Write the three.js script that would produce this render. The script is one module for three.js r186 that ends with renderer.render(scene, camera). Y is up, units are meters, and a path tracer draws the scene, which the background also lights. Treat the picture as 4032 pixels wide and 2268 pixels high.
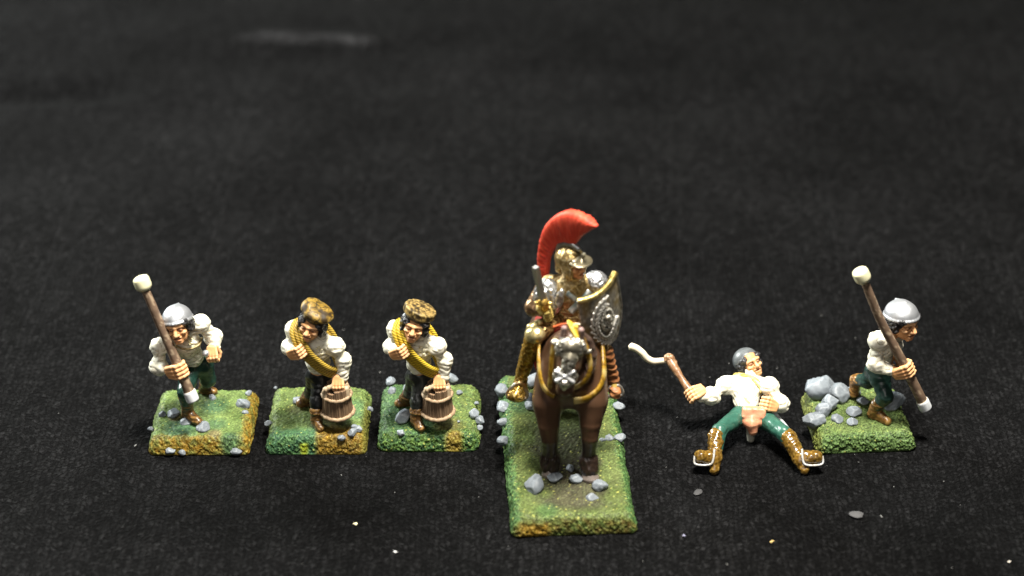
import * as THREE from 'three';
import { ImprovedNoise } from 'three/addons/math/ImprovedNoise.js';
import { RectAreaLightUniformsLib } from 'three/addons/lights/RectAreaLightUniformsLib.js';

// ---------------------------------------------------------------- camera, light, exposure
const MM = 0.001;                                  // everything below is modelled in millimetres
const scene = new THREE.Scene();
const camera = new THREE.PerspectiveCamera(15.2, 16 / 9, 0.02, 10);
camera.position.set(0, 0.247, 0.3473);
camera.rotation.set(-31 * Math.PI / 180, 0, 0);
camera.focus = 0.424;
camera.userData.fStop = 11;
scene.add(camera);
const renderer = new THREE.WebGLRenderer({ antialias: true });
renderer.setSize(1024, 576);
renderer.toneMapping = THREE.LinearToneMapping;
renderer.toneMappingExposure = 1.08;
renderer.shadowMap.enabled = true;
RectAreaLightUniformsLib.init();
scene.background = new THREE.Color(0.012, 0.012, 0.013);   // the dim rest of the room
function areaLamp(pos, target, w, h, color, intensity) {
  const l = new THREE.RectAreaLight(color, intensity, w, h);
  l.position.set(...pos); l.lookAt(...target); scene.add(l);
  return l;
}
areaLamp([0.055, 0.43, 0.03], [0.015, 0, -0.01], 0.11, 0.07, new THREE.Color(1, 0.945, 0.85), 280);   // desk lamp overhead
areaLamp([-0.15, 0.5, 0.6], [0, 0, 0], 0.5, 0.4, new THREE.Color(1, 0.95, 0.9), 2.5);             // added broad fill light behind the camera, lifting the faces
areaLamp([-0.46, 0.27, -0.34], [-0.17, 0, -0.24], 0.2, 0.14, new THREE.Color(0.96, 1, 0.97), 85);         // added unseen light at back left, brightening the far cloth

// ---------------------------------------------------------------- small tools
let seed = 7;
const rnd = () => { seed |= 0; seed = seed + 0x6D2B79F5 | 0; let t = Math.imul(seed ^ seed >>> 15, 1 | seed); t = t + Math.imul(t ^ t >>> 7, 61 | t) ^ t; return ((t ^ t >>> 14) >>> 0) / 4294967296; };
const PN = new ImprovedNoise();
const noise = (x, y, z) => PN.noise(x + 31.7, y + 17.3, z + 53.1);
const ridge = (x, y, z) => 1 - Math.abs(noise(x, y, z)) * 2.2;
const clamp = (x, a = 0, b = 1) => Math.min(b, Math.max(a, x));
const lerp = (a, b, t) => a + (b - a) * t;
const smooth = (a, b, x) => { const t = clamp((x - a) / (b - a)); return t * t * (3 - 2 * t); };
const mixc = (a, b, t) => [lerp(a[0], b[0], t), lerp(a[1], b[1], t), lerp(a[2], b[2], t)];
const V = (a) => new THREE.Vector3(a[0], a[1], a[2]);
const R = Math.PI / 180;
const add = (a, b, s = 1) => [a[0] + b[0] * s, a[1] + b[1] * s, a[2] + b[2] * s];
const frame = (p, yaw = 0, pitch = 0, roll = 0, s = 1) => new THREE.Matrix4().makeRotationFromEuler(new THREE.Euler(pitch * R, yaw * R, roll * R, 'ZYX')).scale(new THREE.Vector3(s, s, s)).setPosition(p[0], p[1], p[2]);

// ---------------------------------------------------------------- distance fields, joined smoothly and meshed as one skin
class Field {
  constructor() { this.P = []; this.H = []; this.disp = null; this.m = null; this.s = 1; }
  at(m) { this.m = m || null; this.s = m ? Math.cbrt(m.determinant()) : 1; return this; }
  w(p) { if (!this.m) return p; const v = V(p).applyMatrix4(this.m); return [v.x, v.y, v.z]; }
  inv(rot) {
    const q = new THREE.Matrix4().makeRotationFromEuler(new THREE.Euler(rot[0] * R, rot[1] * R, rot[2] * R, 'ZYX'));
    if (this.m) q.premultiply(new THREE.Matrix4().extractRotation(this.m));
    return q.transpose().elements;
  }
  push(c, rad, k, f, cut) { this.P.push({ c, rad, k, f, cut }); return this; }
  cap(a, b, ra, rb = ra, k = 0.4, cut = 0) {
    a = this.w(a); b = this.w(b); ra *= this.s; rb *= this.s;
    const ax = a[0], ay = a[1], az = a[2], dx = b[0] - ax, dy = b[1] - ay, dz = b[2] - az, L2 = dx * dx + dy * dy + dz * dz + 1e-9;
    return this.push([ax + dx / 2, ay + dy / 2, az + dz / 2], Math.sqrt(L2) / 2 + Math.max(ra, rb), k, (x, y, z) => {
      const px = x - ax, py = y - ay, pz = z - az;
      let t = (px * dx + py * dy + pz * dz) / L2; t = t < 0 ? 0 : t > 1 ? 1 : t;
      const qx = px - dx * t, qy = py - dy * t, qz = pz - dz * t;
      return Math.sqrt(qx * qx + qy * qy + qz * qz) - (ra + (rb - ra) * t);
    }, cut);
  }
  chain(pts, rs, k = 0.3, cut = 0) {
    for (let i = 0; i + 1 < pts.length; i++) this.cap(pts[i], pts[i + 1], Array.isArray(rs) ? rs[i] : rs, Array.isArray(rs) ? rs[i + 1] : rs, i ? Math.min(k, 0.12) : k, cut);
    return this;
  }
  ell(c, r, k = 0.4, rot = [0, 0, 0], cut = 0) {
    const e = this.inv(rot), p = this.w(c), [rx, ry, rz] = r.map(v => v * this.s);
    return this.push(p, Math.max(rx, ry, rz), k, (x, y, z) => {
      x -= p[0]; y -= p[1]; z -= p[2];
      const a = (e[0] * x + e[4] * y + e[8] * z) / rx, b = (e[1] * x + e[5] * y + e[9] * z) / ry, d = (e[2] * x + e[6] * y + e[10] * z) / rz;
      const k0 = Math.sqrt(a * a + b * b + d * d), k1 = Math.sqrt(a * a / rx / rx + b * b / ry / ry + d * d / rz / rz);
      return k1 < 1e-6 ? -Math.min(rx, ry, rz) : k0 * (k0 - 1) / k1;
    }, cut);
  }
  box(c, h, rr = 0.1, k = 0.2, rot = [0, 0, 0], cut = 0) {
    const e = this.inv(rot), p = this.w(c), [hx, hy, hz] = h.map(v => v * this.s);
    return this.push(p, Math.hypot(hx, hy, hz), k, (x, y, z) => {
      x -= p[0]; y -= p[1]; z -= p[2];
      const a = Math.abs(e[0] * x + e[4] * y + e[8] * z) - hx + rr, b = Math.abs(e[1] * x + e[5] * y + e[9] * z) - hy + rr, d = Math.abs(e[2] * x + e[6] * y + e[10] * z) - hz + rr;
      return Math.hypot(Math.max(a, 0), Math.max(b, 0), Math.max(d, 0)) + Math.min(Math.max(a, b, d), 0) - rr;
    }, cut);
  }
  disc(c, r, hh, rr, k = 0.2) {                      // a rounded flat disc, upright in the current frame
    const e = this.inv([0, 0, 0]), p = this.w(c); r *= this.s; hh *= this.s;
    return this.push(p, Math.hypot(r, hh), k, (x, y, z) => {
      x -= p[0]; y -= p[1]; z -= p[2];
      const a = e[0] * x + e[4] * y + e[8] * z, b = e[1] * x + e[5] * y + e[9] * z, d = e[2] * x + e[6] * y + e[10] * z;
      const u = Math.hypot(a, d) - r + rr, v = Math.abs(b) - hh + rr;
      return Math.hypot(Math.max(u, 0), Math.max(v, 0)) + Math.min(Math.max(u, v), 0) - rr;
    });
  }
  half(p, n, k = 0.12) {                            // keeps the side the normal points away from
    p = this.w(p); let v = V(n).normalize(); if (this.m) v.transformDirection(this.m);
    this.H.push([v.x, v.y, v.z, v.x * p[0] + v.y * p[1] + v.z * p[2], k]); return this;
  }
  eval(x, y, z) {
    let d = 1e3;
    for (const p of this.P) {
      const ex = x - p.c[0], ey = y - p.c[1], ez = z - p.c[2], lo = Math.sqrt(ex * ex + ey * ey + ez * ez) - p.rad;
      if (p.cut) {
        if (lo > p.k - Math.min(d, 0) && lo > -d + p.k) continue;
        const c = -p.f(x, y, z), h = Math.max(p.k - Math.abs(d - c), 0) / p.k;
        d = Math.max(d, c) + h * h * p.k * 0.25;
      } else {
        if (lo > d + p.k) continue;
        const c = p.f(x, y, z), h = Math.max(p.k - Math.abs(d - c), 0) / p.k;
        d = Math.min(d, c) - h * h * p.k * 0.25;
      }
    }
    if (this.disp && d < 1.5) d += this.disp(x, y, z);
    for (const h of this.H) {
      const c = h[0] * x + h[1] * y + h[2] * z - h[3], q = Math.max(h[4] - Math.abs(d - c), 0) / h[4];
      d = Math.max(d, c) + q * q * h[4] * 0.25;
    }
    return d;
  }
  bounds() {
    const lo = [1e9, 1e9, 1e9], hi = [-1e9, -1e9, -1e9];
    for (const p of this.P) if (!p.cut) for (let i = 0; i < 3; i++) { lo[i] = Math.min(lo[i], p.c[i] - p.rad); hi[i] = Math.max(hi[i], p.c[i] + p.rad); }
    return [lo, hi];
  }
  mesh(cell, color) {
    const [lo, hi] = this.bounds(), mg = cell * 2 + 0.3;
    const n = [0, 1, 2].map(i => Math.ceil((hi[i] - lo[i] + 2 * mg) / cell) + 1);
    const o = lo.map(v => v - mg), [nx, ny, nz] = n, g = new Float32Array(nx * ny * nz), B = 6;
    for (let bz = 0; bz < nz; bz += B) for (let by = 0; by < ny; by += B) for (let bx = 0; bx < nx; bx += B) {
      const c = this.eval(o[0] + (bx + B / 2) * cell, o[1] + (by + B / 2) * cell, o[2] + (bz + B / 2) * cell), far = Math.abs(c) > B * cell * 1.25 + 0.5;
      for (let z = bz; z < Math.min(bz + B, nz); z++) for (let y = by; y < Math.min(by + B, ny); y++) for (let x = bx; x < Math.min(bx + B, nx); x++)
        g[x + nx * (y + ny * z)] = far ? c : this.eval(o[0] + x * cell, o[1] + y * cell, o[2] + z * cell);
    }
    const pos = [], idx = [], at = new Int32Array(nx * ny * nz).fill(-1), sx = 1, sy = nx, sz = nx * ny;
    const off = [0, sx, sy, sx + sy, sz, sx + sz, sy + sz, sx + sy + sz], E = [[0, 1], [2, 3], [4, 5], [6, 7], [0, 2], [1, 3], [4, 6], [5, 7], [0, 4], [1, 5], [2, 6], [3, 7]];
    for (let z = 0; z < nz - 1; z++) for (let y = 0; y < ny - 1; y++) for (let x = 0; x < nx - 1; x++) {
      const i = x + sy * y + sz * z; let m = 0;
      for (let k = 0; k < 8; k++) if (g[i + off[k]] < 0) m |= 1 << k;
      if (m === 0 || m === 255) continue;
      let px = 0, py = 0, pz = 0, c = 0;
      for (const [a, b] of E) {
        if (((m >> a) & 1) === ((m >> b) & 1)) continue;
        const va = g[i + off[a]], vb = g[i + off[b]], t = va / (va - vb);
        px += lerp(a & 1, b & 1, t); py += lerp(a >> 1 & 1, b >> 1 & 1, t); pz += lerp(a >> 2, b >> 2, t); c++;
      }
      at[i] = pos.length / 3; pos.push(o[0] + (x + px / c) * cell, o[1] + (y + py / c) * cell, o[2] + (z + pz / c) * cell);
    }
    const quad = (a, b, c, d, flip) => { if (a < 0 || b < 0 || c < 0 || d < 0) return; flip ? idx.push(a, c, b, b, c, d) : idx.push(a, b, c, b, d, c); };
    for (let z = 1; z < nz - 1; z++) for (let y = 1; y < ny - 1; y++) for (let x = 1; x < nx - 1; x++) {
      const i = x + sy * y + sz * z, s = g[i] < 0;
      if (s !== g[i + sx] < 0) quad(at[i - sy - sz], at[i - sz], at[i - sy], at[i], !s);
      if (s !== g[i + sy] < 0) quad(at[i - sx - sz], at[i - sx], at[i - sz], at[i], !s);
      if (s !== g[i + sz] < 0) quad(at[i - sx - sy], at[i - sy], at[i - sx], at[i], !s);
    }
    const N = pos.length / 3, nor = new Float32Array(N * 3), col = new Float32Array(N * 3), P = new Float32Array(N * 3), h = cell * 0.9;
    for (let i = 0; i < N; i++) {
      const x = pos[3 * i], y = pos[3 * i + 1], z = pos[3 * i + 2], a = this.eval(x + h, y, z), b = this.eval(x - h, y, z), c = this.eval(x, y + h, z), d = this.eval(x, y - h, z), e = this.eval(x, y, z + h), f = this.eval(x, y, z - h);
      const gx = a - b, gy = c - d, gz = e - f, l = Math.hypot(gx, gy, gz) || 1, lap = (a + b + c + d + e + f - 6 * this.eval(x, y, z)) / (h * h);
      nor[3 * i] = gx / l; nor[3 * i + 1] = gy / l; nor[3 * i + 2] = gz / l;
      const q = color(x, y, z, lap, gx / l, gy / l, gz / l);
      col[3 * i] = q[0]; col[3 * i + 1] = q[1]; col[3 * i + 2] = q[2];
      P[3 * i] = x * MM; P[3 * i + 1] = y * MM; P[3 * i + 2] = z * MM;
    }
    return geom(P, nor, col, idx);
  }
}
function geom(P, nor, col, idx) {
  const G = new THREE.BufferGeometry();
  G.setAttribute('position', new THREE.BufferAttribute(P, 3));
  if (nor) G.setAttribute('normal', new THREE.BufferAttribute(nor, 3));
  if (col) G.setAttribute('color', new THREE.BufferAttribute(col, 3));
  G.setIndex(idx);
  if (!nor) G.computeVertexNormals();
  return G;
}
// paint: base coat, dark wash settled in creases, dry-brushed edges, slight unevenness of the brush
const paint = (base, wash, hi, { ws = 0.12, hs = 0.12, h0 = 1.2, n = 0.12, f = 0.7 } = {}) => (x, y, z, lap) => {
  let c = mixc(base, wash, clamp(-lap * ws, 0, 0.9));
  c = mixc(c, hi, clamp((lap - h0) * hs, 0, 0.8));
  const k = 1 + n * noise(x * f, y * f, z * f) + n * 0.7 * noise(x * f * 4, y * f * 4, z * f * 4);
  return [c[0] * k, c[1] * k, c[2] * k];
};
// a tube swept along points; radius and colour may vary along it (s, 0..1) and round it (a)
function sweep(pts, rad, color, { closed = false, seg = 120, ring = 12, flat = 1, up = null } = {}) {
  const C = new THREE.CatmullRomCurve3(pts.map(V), closed, 'centripetal'), n = seg + 1, P = [], col = [], idx = [];
  const fr = C.computeFrenetFrames(seg, closed);
  for (let i = 0; i < n; i++) {
    const s = i / seg, p = C.getPointAt(s); let N = fr.normals[i], Bn = fr.binormals[i];
    if (up) { const T = fr.tangents[i], u = up(s, p); N = V(u).addScaledVector(T, -V(u).dot(T)).normalize(); Bn = T.clone().cross(N); }
    for (let j = 0; j < ring; j++) {
      const a = j / ring * Math.PI * 2, r = typeof rad === 'function' ? rad(s, a) : rad, q = p.clone().addScaledVector(N, Math.cos(a) * r * flat).addScaledVector(Bn, Math.sin(a) * r);
      P.push(q.x * MM, q.y * MM, q.z * MM); col.push(...color(s, a, q));
    }
  }
  for (let i = 0; i < seg; i++) for (let j = 0; j < ring; j++) { const a = i * ring + j, b = i * ring + (j + 1) % ring, c = a + ring, d = b + ring; idx.push(a, b, c, b, d, c); }
  if (!closed) for (const e of [0, 1]) {
    const p = C.getPointAt(e), k = P.length / 3, b0 = e * seg * ring; P.push(p.x * MM, p.y * MM, p.z * MM); col.push(...color(e, 0, p));
    for (let j = 0; j < ring; j++) { const a = b0 + j, b = b0 + (j + 1) % ring; e ? idx.push(k, a, b) : idx.push(k, b, a); }
  }
  return geom(new Float32Array(P), null, new Float32Array(col), idx);
}
// a turned profile [[radius, height], ...] standing at a and rising along dir
function turned(profile, a, dir, color, ring = 28) {
  const q = new THREE.Quaternion().setFromUnitVectors(new THREE.Vector3(0, 1, 0), V(dir).normalize()), P = [], col = [], idx = [];
  profile.forEach(([r, h], i) => { for (let j = 0; j < ring; j++) { const t = j / ring * Math.PI * 2, v = new THREE.Vector3(Math.cos(t) * r, h, Math.sin(t) * r).applyQuaternion(q).add(V(a)); P.push(v.x * MM, v.y * MM, v.z * MM); col.push(...color(v.x, v.y, v.z, i)); } });
  for (let i = 0; i + 1 < profile.length; i++) for (let j = 0; j < ring; j++) { const A = i * ring + j, B = i * ring + (j + 1) % ring, C = A + ring, D = B + ring; idx.push(A, C, B, B, C, D); }
  return geom(new Float32Array(P), null, new Float32Array(col), idx);
}

// ---------------------------------------------------------------- materials
const mat = (o) => new THREE.MeshPhysicalMaterial({ vertexColors: true, ...o });
const M = {
  paint: mat({ roughness: 0.5, specularIntensity: 0.6 }),
  satin: mat({ roughness: 0.34, specularIntensity: 0.8 }),
  cloth: mat({ roughness: 0.62, specularIntensity: 0.45 }),
  gold: mat({ roughness: 0.34, metalness: 0.8 }),
  silver: mat({ roughness: 0.34, metalness: 0.85 }),
  turf: mat({ roughness: 0.55, specularIntensity: 0.3 }),
  bronze: mat({ roughness: 0.42, metalness: 0.5 }),
  helm: mat({ roughness: 0.42, metalness: 0.75 }),
  pewter: mat({ roughness: 0.4, metalness: 0.45 }),
  gloss: mat({ roughness: 0.2, specularIntensity: 1, clearcoat: 0.6, clearcoatRoughness: 0.2 }),
  stone: mat({ roughness: 0.5, specularIntensity: 0.6 }),
};
// ---------------------------------------------------------------- naming
const taken = {};
function part(name, g, m, parent, label) {
  const o = new THREE.Mesh(g, m); o.name = name; o.castShadow = o.receiveShadow = true;
  if (label) o.userData.label = label;
  parent.add(o); return o;
}
function numbered(name) { const k = taken[name] = (taken[name] ?? -1) + 1; return k ? name + '_' + String(k).padStart(3, '0') : name; }
function thing(name, label, category, p, turn = 0, group) {
  const o = new THREE.Group(); o.name = numbered(name); o.position.set(p[0] * MM, p[1] * MM, p[2] * MM); o.rotation.y = turn * R;
  o.userData = { label, category }; if (group) o.userData.group = group;
  scene.add(o); return o;
}

// ---------------------------------------------------------------- the black cloth
{
  const n = 1024, data = new Uint8Array(n * n * 4), hgt = new Uint8Array(n * n * 4), per = 32, rows = 27;
  const tile = (x, y, f, s) => {                       // noise that closes on itself
    const a = x * Math.PI * 2, b = y * Math.PI * 2, r = f / 6.283;
    return noise(Math.cos(a) * r + s, Math.sin(a) * r + Math.cos(b) * r, Math.sin(b) * r - s);
  };
  const jit = new Float32Array(per * rows * 2).map(() => rnd());
  for (let y = 0; y < n; y++) for (let x = 0; x < n; x++) {
    const u = x / n, v = y / n, cu = u * per + tile(u, v, 9, 3) * 0.7 + tile(u, v, 60, 6) * 0.45, ci = ((Math.floor(cu) % per) + per) % per, fu = cu - Math.floor(cu);
    const cv = v * rows + jit[ci * 2] * 7 + tile(u, v, 15, 8) * 0.8 + tile(u, v, 60, 2) * 0.5, ri = ((Math.floor(cv) % rows) + rows) % rows, fv = cv - Math.floor(cv), j = jit[ci * rows + ri];
    const rib = Math.pow(Math.sin(Math.PI * fu), 0.75), st = Math.pow(Math.sin(Math.PI * fv), 0.55), fuzz = noise(x * 0.13, y * 0.13, 4) * 0.6 + noise(x * 0.4, y * 0.4, 9) * 0.4;
    const hh = (0.3 + 0.7 * rib) * (0.2 + 0.8 * st) * (0.25 + 0.75 * j) + fuzz * 0.36 + tile(u, v, 50, 5) * 0.35, i = 4 * (x + n * y);
    hgt[i] = hgt[i + 1] = hgt[i + 2] = clamp(hh) * 255;
    data[i] = data[i + 1] = data[i + 2] = 95 + 160 * clamp(hh * 0.9 + fuzz * 0.3); hgt[i + 3] = data[i + 3] = 255;
  }
  const tex = (d, srgb) => { const t = new THREE.DataTexture(d, n, n); t.wrapS = t.wrapT = THREE.RepeatWrapping; t.magFilter = THREE.LinearFilter; t.minFilter = THREE.LinearMipmapLinearFilter; t.generateMipmaps = true; if (srgb) t.colorSpace = THREE.SRGBColorSpace; t.needsUpdate = true; return t; };
  const W = 760, D0 = -620, D1 = 180, nx = 260, nz = 420, P = [], col = [], uv = [], idx = [];
  for (let j = 0; j <= nz; j++) for (let i = 0; i <= nx; i++) {
    const x = (i / nx - 0.5) * W, z = lerp(D1, D0, j / nz);
    const far = smooth(-45, -120, z);
    let y = far * (2.6 * noise(x / 60, 1, z / 42) + 1.1 * noise(x / 24, 5, z / 17));
    y += 2.6 * Math.exp(-(((z + 192 - x * 0.03) / 5.5) ** 2)) * smooth(-82, -62, x) * smooth(-26, -42, x);   // a crease across the cloth
    y += 1.5 * Math.exp(-(((z + 197) / 14) ** 2)) * smooth(-5, -40, x);
    y -= 3.5 * Math.exp(-(((z + 162 - x * 0.02) / 4.5) ** 2)) * smooth(-88, -112, x);
    y += 14 * smooth(-150, -330, z) * smooth(-10, -200, x);
    P.push(x * MM, (y - 0.02) * MM, z * MM); uv.push(x / 36, -z / 36);
    const dust = 1 + 0.45 * noise(x / 45, 2, z / 40) + 0.3 * noise(x / 14, 7, z / 14) + 0.12 * noise(x / 4, 3, z / 4);
    const litCrease = smooth(0.25, 1, Math.exp(-(((z + 191 - x * 0.03) / 3.2) ** 2)) * smooth(-84, -66, x) * smooth(-28, -46, x)) * (0.8 + 0.5 * noise(x / 7, 3, z / 5));  // light caught along the crease, painted into the cloth colour as a paler streak
    const c = 0.0125 * dust * (1 + 4.5 * litCrease); col.push(c * 0.985, c, c * 1.05);
  }
  for (let j = 0; j < nz; j++) for (let i = 0; i < nx; i++) { const a = i + (nx + 1) * j, b = a + 1, c = a + nx + 1, d = c + 1; idx.push(a, b, c, b, d, c); }
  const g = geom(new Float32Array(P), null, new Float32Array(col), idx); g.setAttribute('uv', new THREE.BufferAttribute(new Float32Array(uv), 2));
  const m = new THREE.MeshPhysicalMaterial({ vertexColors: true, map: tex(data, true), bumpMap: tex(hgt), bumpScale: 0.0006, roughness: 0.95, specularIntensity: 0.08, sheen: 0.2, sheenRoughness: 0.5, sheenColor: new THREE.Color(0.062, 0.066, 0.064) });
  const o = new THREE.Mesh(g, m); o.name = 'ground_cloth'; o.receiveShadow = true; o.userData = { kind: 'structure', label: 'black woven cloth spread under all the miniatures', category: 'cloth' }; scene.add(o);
}

// ---------------------------------------------------------------- scenic bases
seed = 4711;
const STONE = [0.14, 0.16, 0.18], STONE_HI = [0.27, 0.30, 0.325];
function stone(p, r, parent, tone = 1, squash = 0.75) {
  const g0 = new THREE.IcosahedronGeometry(1, 7), a = g0.attributes.position, planes = [];
  for (let i = 0; i < 13; i++) { const v = new THREE.Vector3(rnd() * 2 - 1, rnd() * 2 - 1, rnd() * 2 - 1).normalize(); planes.push([v, 0.66 + rnd() * 0.3]); }
  const P = new Float32Array(a.count * 3), C = new Float32Array(a.count * 3), st = [0.85 + rnd() * 0.45, squash, 0.8 + rnd() * 0.4], q = new THREE.Quaternion().setFromEuler(new THREE.Euler(rnd() * 0.5 - 0.25, rnd() * 6, rnd() * 0.5 - 0.25)), s = rnd() * 50;
  for (let i = 0; i < a.count; i++) {
    const d = new THREE.Vector3().fromBufferAttribute(a, i).normalize(); let k = 1.05, k2 = 2;
    for (const [v, h] of planes) { const t = v.dot(d); if (t > 0.05) { const e = h / t; if (e < k) { k2 = k; k = e; } else if (e < k2) k2 = e; } }
    const edge = smooth(0.12, 0, k2 - k), nn = noise(d.x * 3 + s, d.y * 3, d.z * 3) * 0.06 + noise(d.x * 8 + s, d.y * 8, d.z * 8) * 0.025;
    const rr = (k - edge * 0.03 + nn) * r, v = d.clone().multiply(new THREE.Vector3(...st)).multiplyScalar(rr).applyQuaternion(q);
    P[3 * i] = (v.x + p[0]) * MM; P[3 * i + 1] = (v.y + p[1]) * MM; P[3 * i + 2] = (v.z + p[2]) * MM;
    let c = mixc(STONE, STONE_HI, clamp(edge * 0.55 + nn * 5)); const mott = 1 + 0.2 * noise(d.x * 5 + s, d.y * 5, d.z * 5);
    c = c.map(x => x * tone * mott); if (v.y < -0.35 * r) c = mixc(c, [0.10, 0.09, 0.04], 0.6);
    C.set(c, 3 * i);
  }
  const g = new THREE.BufferGeometry(); g.setAttribute('position', new THREE.BufferAttribute(P, 3)); g.setAttribute('color', new THREE.BufferAttribute(C, 3));
  // weld by direction so that the facets shade softly
  const key = new Map(), idx = [], keep = [];
  for (let i = 0; i < a.count; i++) { const s2 = [a.getX(i), a.getY(i), a.getZ(i)].map(v => Math.round(v * 1e4)).join(); if (!key.has(s2)) { key.set(s2, keep.length); keep.push(i); } idx.push(key.get(s2)); }
  const P2 = new Float32Array(keep.length * 3), C2 = new Float32Array(keep.length * 3); keep.forEach((i, j) => { P2.set(P.subarray(3 * i, 3 * i + 3), 3 * j); C2.set(C.subarray(3 * i, 3 * i + 3), 3 * j); });
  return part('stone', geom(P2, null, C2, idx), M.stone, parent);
}
// hx, hz half sizes at the foot, tint(x, y, z) the painted ground colour
function base(parent, hx, hz, top, tint, stones, { rough = 1, cell = 0.21, lumps = [], tone = 1, corner = 1.4, s = 0 } = {}) {
  const F = new Field();
  F.push([0, top / 2, 0], Math.hypot(hx + 1, hz + 1, top), 0.3, (x, y, z) => {
    const t = clamp(y / top, 0, 1.3), ix = hx - corner - 1.25 * t * t, iz = hz - corner - 1.25 * t * t, dx = Math.abs(x) - ix, dz = Math.abs(z) - iz;
    const side = Math.hypot(Math.max(dx, 0), Math.max(dz, 0)) + Math.min(Math.max(dx, dz), 0) - corner, up = y - top, k = 0.9, q = Math.max(k - Math.abs(side - up), 0) / k;
    return Math.max(Math.max(side, up) + q * q * k * 0.25, -y);
  });
  for (const [c, r] of lumps) F.ell(c, [r, r, r], 1.2);
  const grain = (x, y, z) => noise(x * 1.5 + s, y * 1.5, z * 1.5) * 0.6 + ridge(x * 1.9, y * 1.9 + s, z * 1.9) * 0.28 + noise(x * 4.1, y * 4.1, z * 4.1 + s) * 0.42;
  const flat = (x, z) => smooth(hx - 0.6, hx - 3, Math.abs(x)) * smooth(hz - 0.6, hz - 3, Math.abs(z));
  F.disp = (x, y, z) => { const f = flat(x, z); return -(grain(x, y, z) * lerp(0.42, 0.17, f) * rough + 0.4 * noise(x * 0.22 + s, y * 0.2, z * 0.22)) * smooth(0.02, 0.5, y); };
  F.half([0, 0, 0], [0, -1, 0], 0.05);
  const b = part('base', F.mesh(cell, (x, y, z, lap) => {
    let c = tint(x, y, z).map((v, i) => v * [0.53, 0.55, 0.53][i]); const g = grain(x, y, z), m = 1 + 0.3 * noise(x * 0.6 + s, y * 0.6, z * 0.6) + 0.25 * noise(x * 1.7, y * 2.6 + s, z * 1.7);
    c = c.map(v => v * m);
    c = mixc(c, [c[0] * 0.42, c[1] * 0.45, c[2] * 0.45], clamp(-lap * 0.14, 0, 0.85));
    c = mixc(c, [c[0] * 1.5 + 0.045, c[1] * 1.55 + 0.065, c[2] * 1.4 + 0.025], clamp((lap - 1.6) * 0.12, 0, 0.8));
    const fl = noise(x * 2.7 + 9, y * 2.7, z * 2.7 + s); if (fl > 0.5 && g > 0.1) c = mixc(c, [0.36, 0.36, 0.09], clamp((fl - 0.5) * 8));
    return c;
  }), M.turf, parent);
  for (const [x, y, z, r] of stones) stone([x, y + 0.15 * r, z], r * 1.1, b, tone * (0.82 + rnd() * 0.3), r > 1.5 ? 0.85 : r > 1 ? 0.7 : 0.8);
  return b;
}
const GREEN = [0.105, 0.155, 0.045], TEAL = [0.045, 0.125, 0.07], OLIVE = [0.095, 0.10, 0.035], OCHRE = [0.34, 0.175, 0.016], LIME = [0.17, 0.21, 0.045], EARTH = [0.085, 0.065, 0.035], DKGREEN = [0.03, 0.085, 0.035];

// ---------------------------------------------------------------- heads and hands
const SKIN = [0.62, 0.31, 0.13], SKIN_WASH = [0.22, 0.075, 0.02], SKIN_HI = [0.80, 0.50, 0.27];
function headField(F, m, neckTo) {
  F.at(m);
  F.ell([0, 0.75, -0.3], [1.95, 2.05, 2.3], 0.5).ell([0, -0.65, 0.5], [1.55, 1.95, 1.65], 0.6).ell([0, -1.65, 0.75], [1.2, 0.95, 1.2], 0.5);
  F.cap([-0.25, -2.2, 1.65], [0.25, -2.2, 1.65], 0.48, 0.48, 0.35);
  for (const s of [-1, 1]) {
    F.cap([0.1 * s, 0.42, 2.1], [1.2 * s, 0.5, 1.65], 0.36, 0.36, 0.3);
    F.ell([1.12 * s, -0.62, 1.5], [0.5, 0.4, 0.55], 0.35);
  }
  for (const s of [-1, 1]) F.ell([0.78 * s, -0.08, 2.25], [0.58, 0.36, 0.62], 0.22, [0, 0, -8 * s], 1);
  F.cap([0, 0.25, 2.05], [0, -0.8, 2.52], 0.25, 0.37, 0.24);
  for (const s of [-1, 1]) { F.ell([0.76 * s, -0.1, 1.78], [0.42, 0.3, 0.32], 0.1); F.cap([0.38 * s, -0.88, 2.22], [0.3 * s, -0.9, 2.3], 0.22, 0.22, 0.14); F.ell([1.95 * s, -0.2, -0.15], [0.36, 0.78, 0.52], 0.15); }
  F.cap([-0.45, -1.33, 2.0], [0.45, -1.33, 2.0], 0.26, 0.26, 0.2).cap([-0.36, -1.78, 1.98], [0.36, -1.78, 1.98], 0.27, 0.27, 0.2);
  F.cap([-0.62, -1.56, 2.22], [0.62, -1.56, 2.22], 0.13, 0.13, 0.12, 1);
  const low = F.w([0, -1.2, -0.5]); F.at(null); F.cap(low, neckTo, 1.3, 1.45, 0.5);
}
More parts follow.
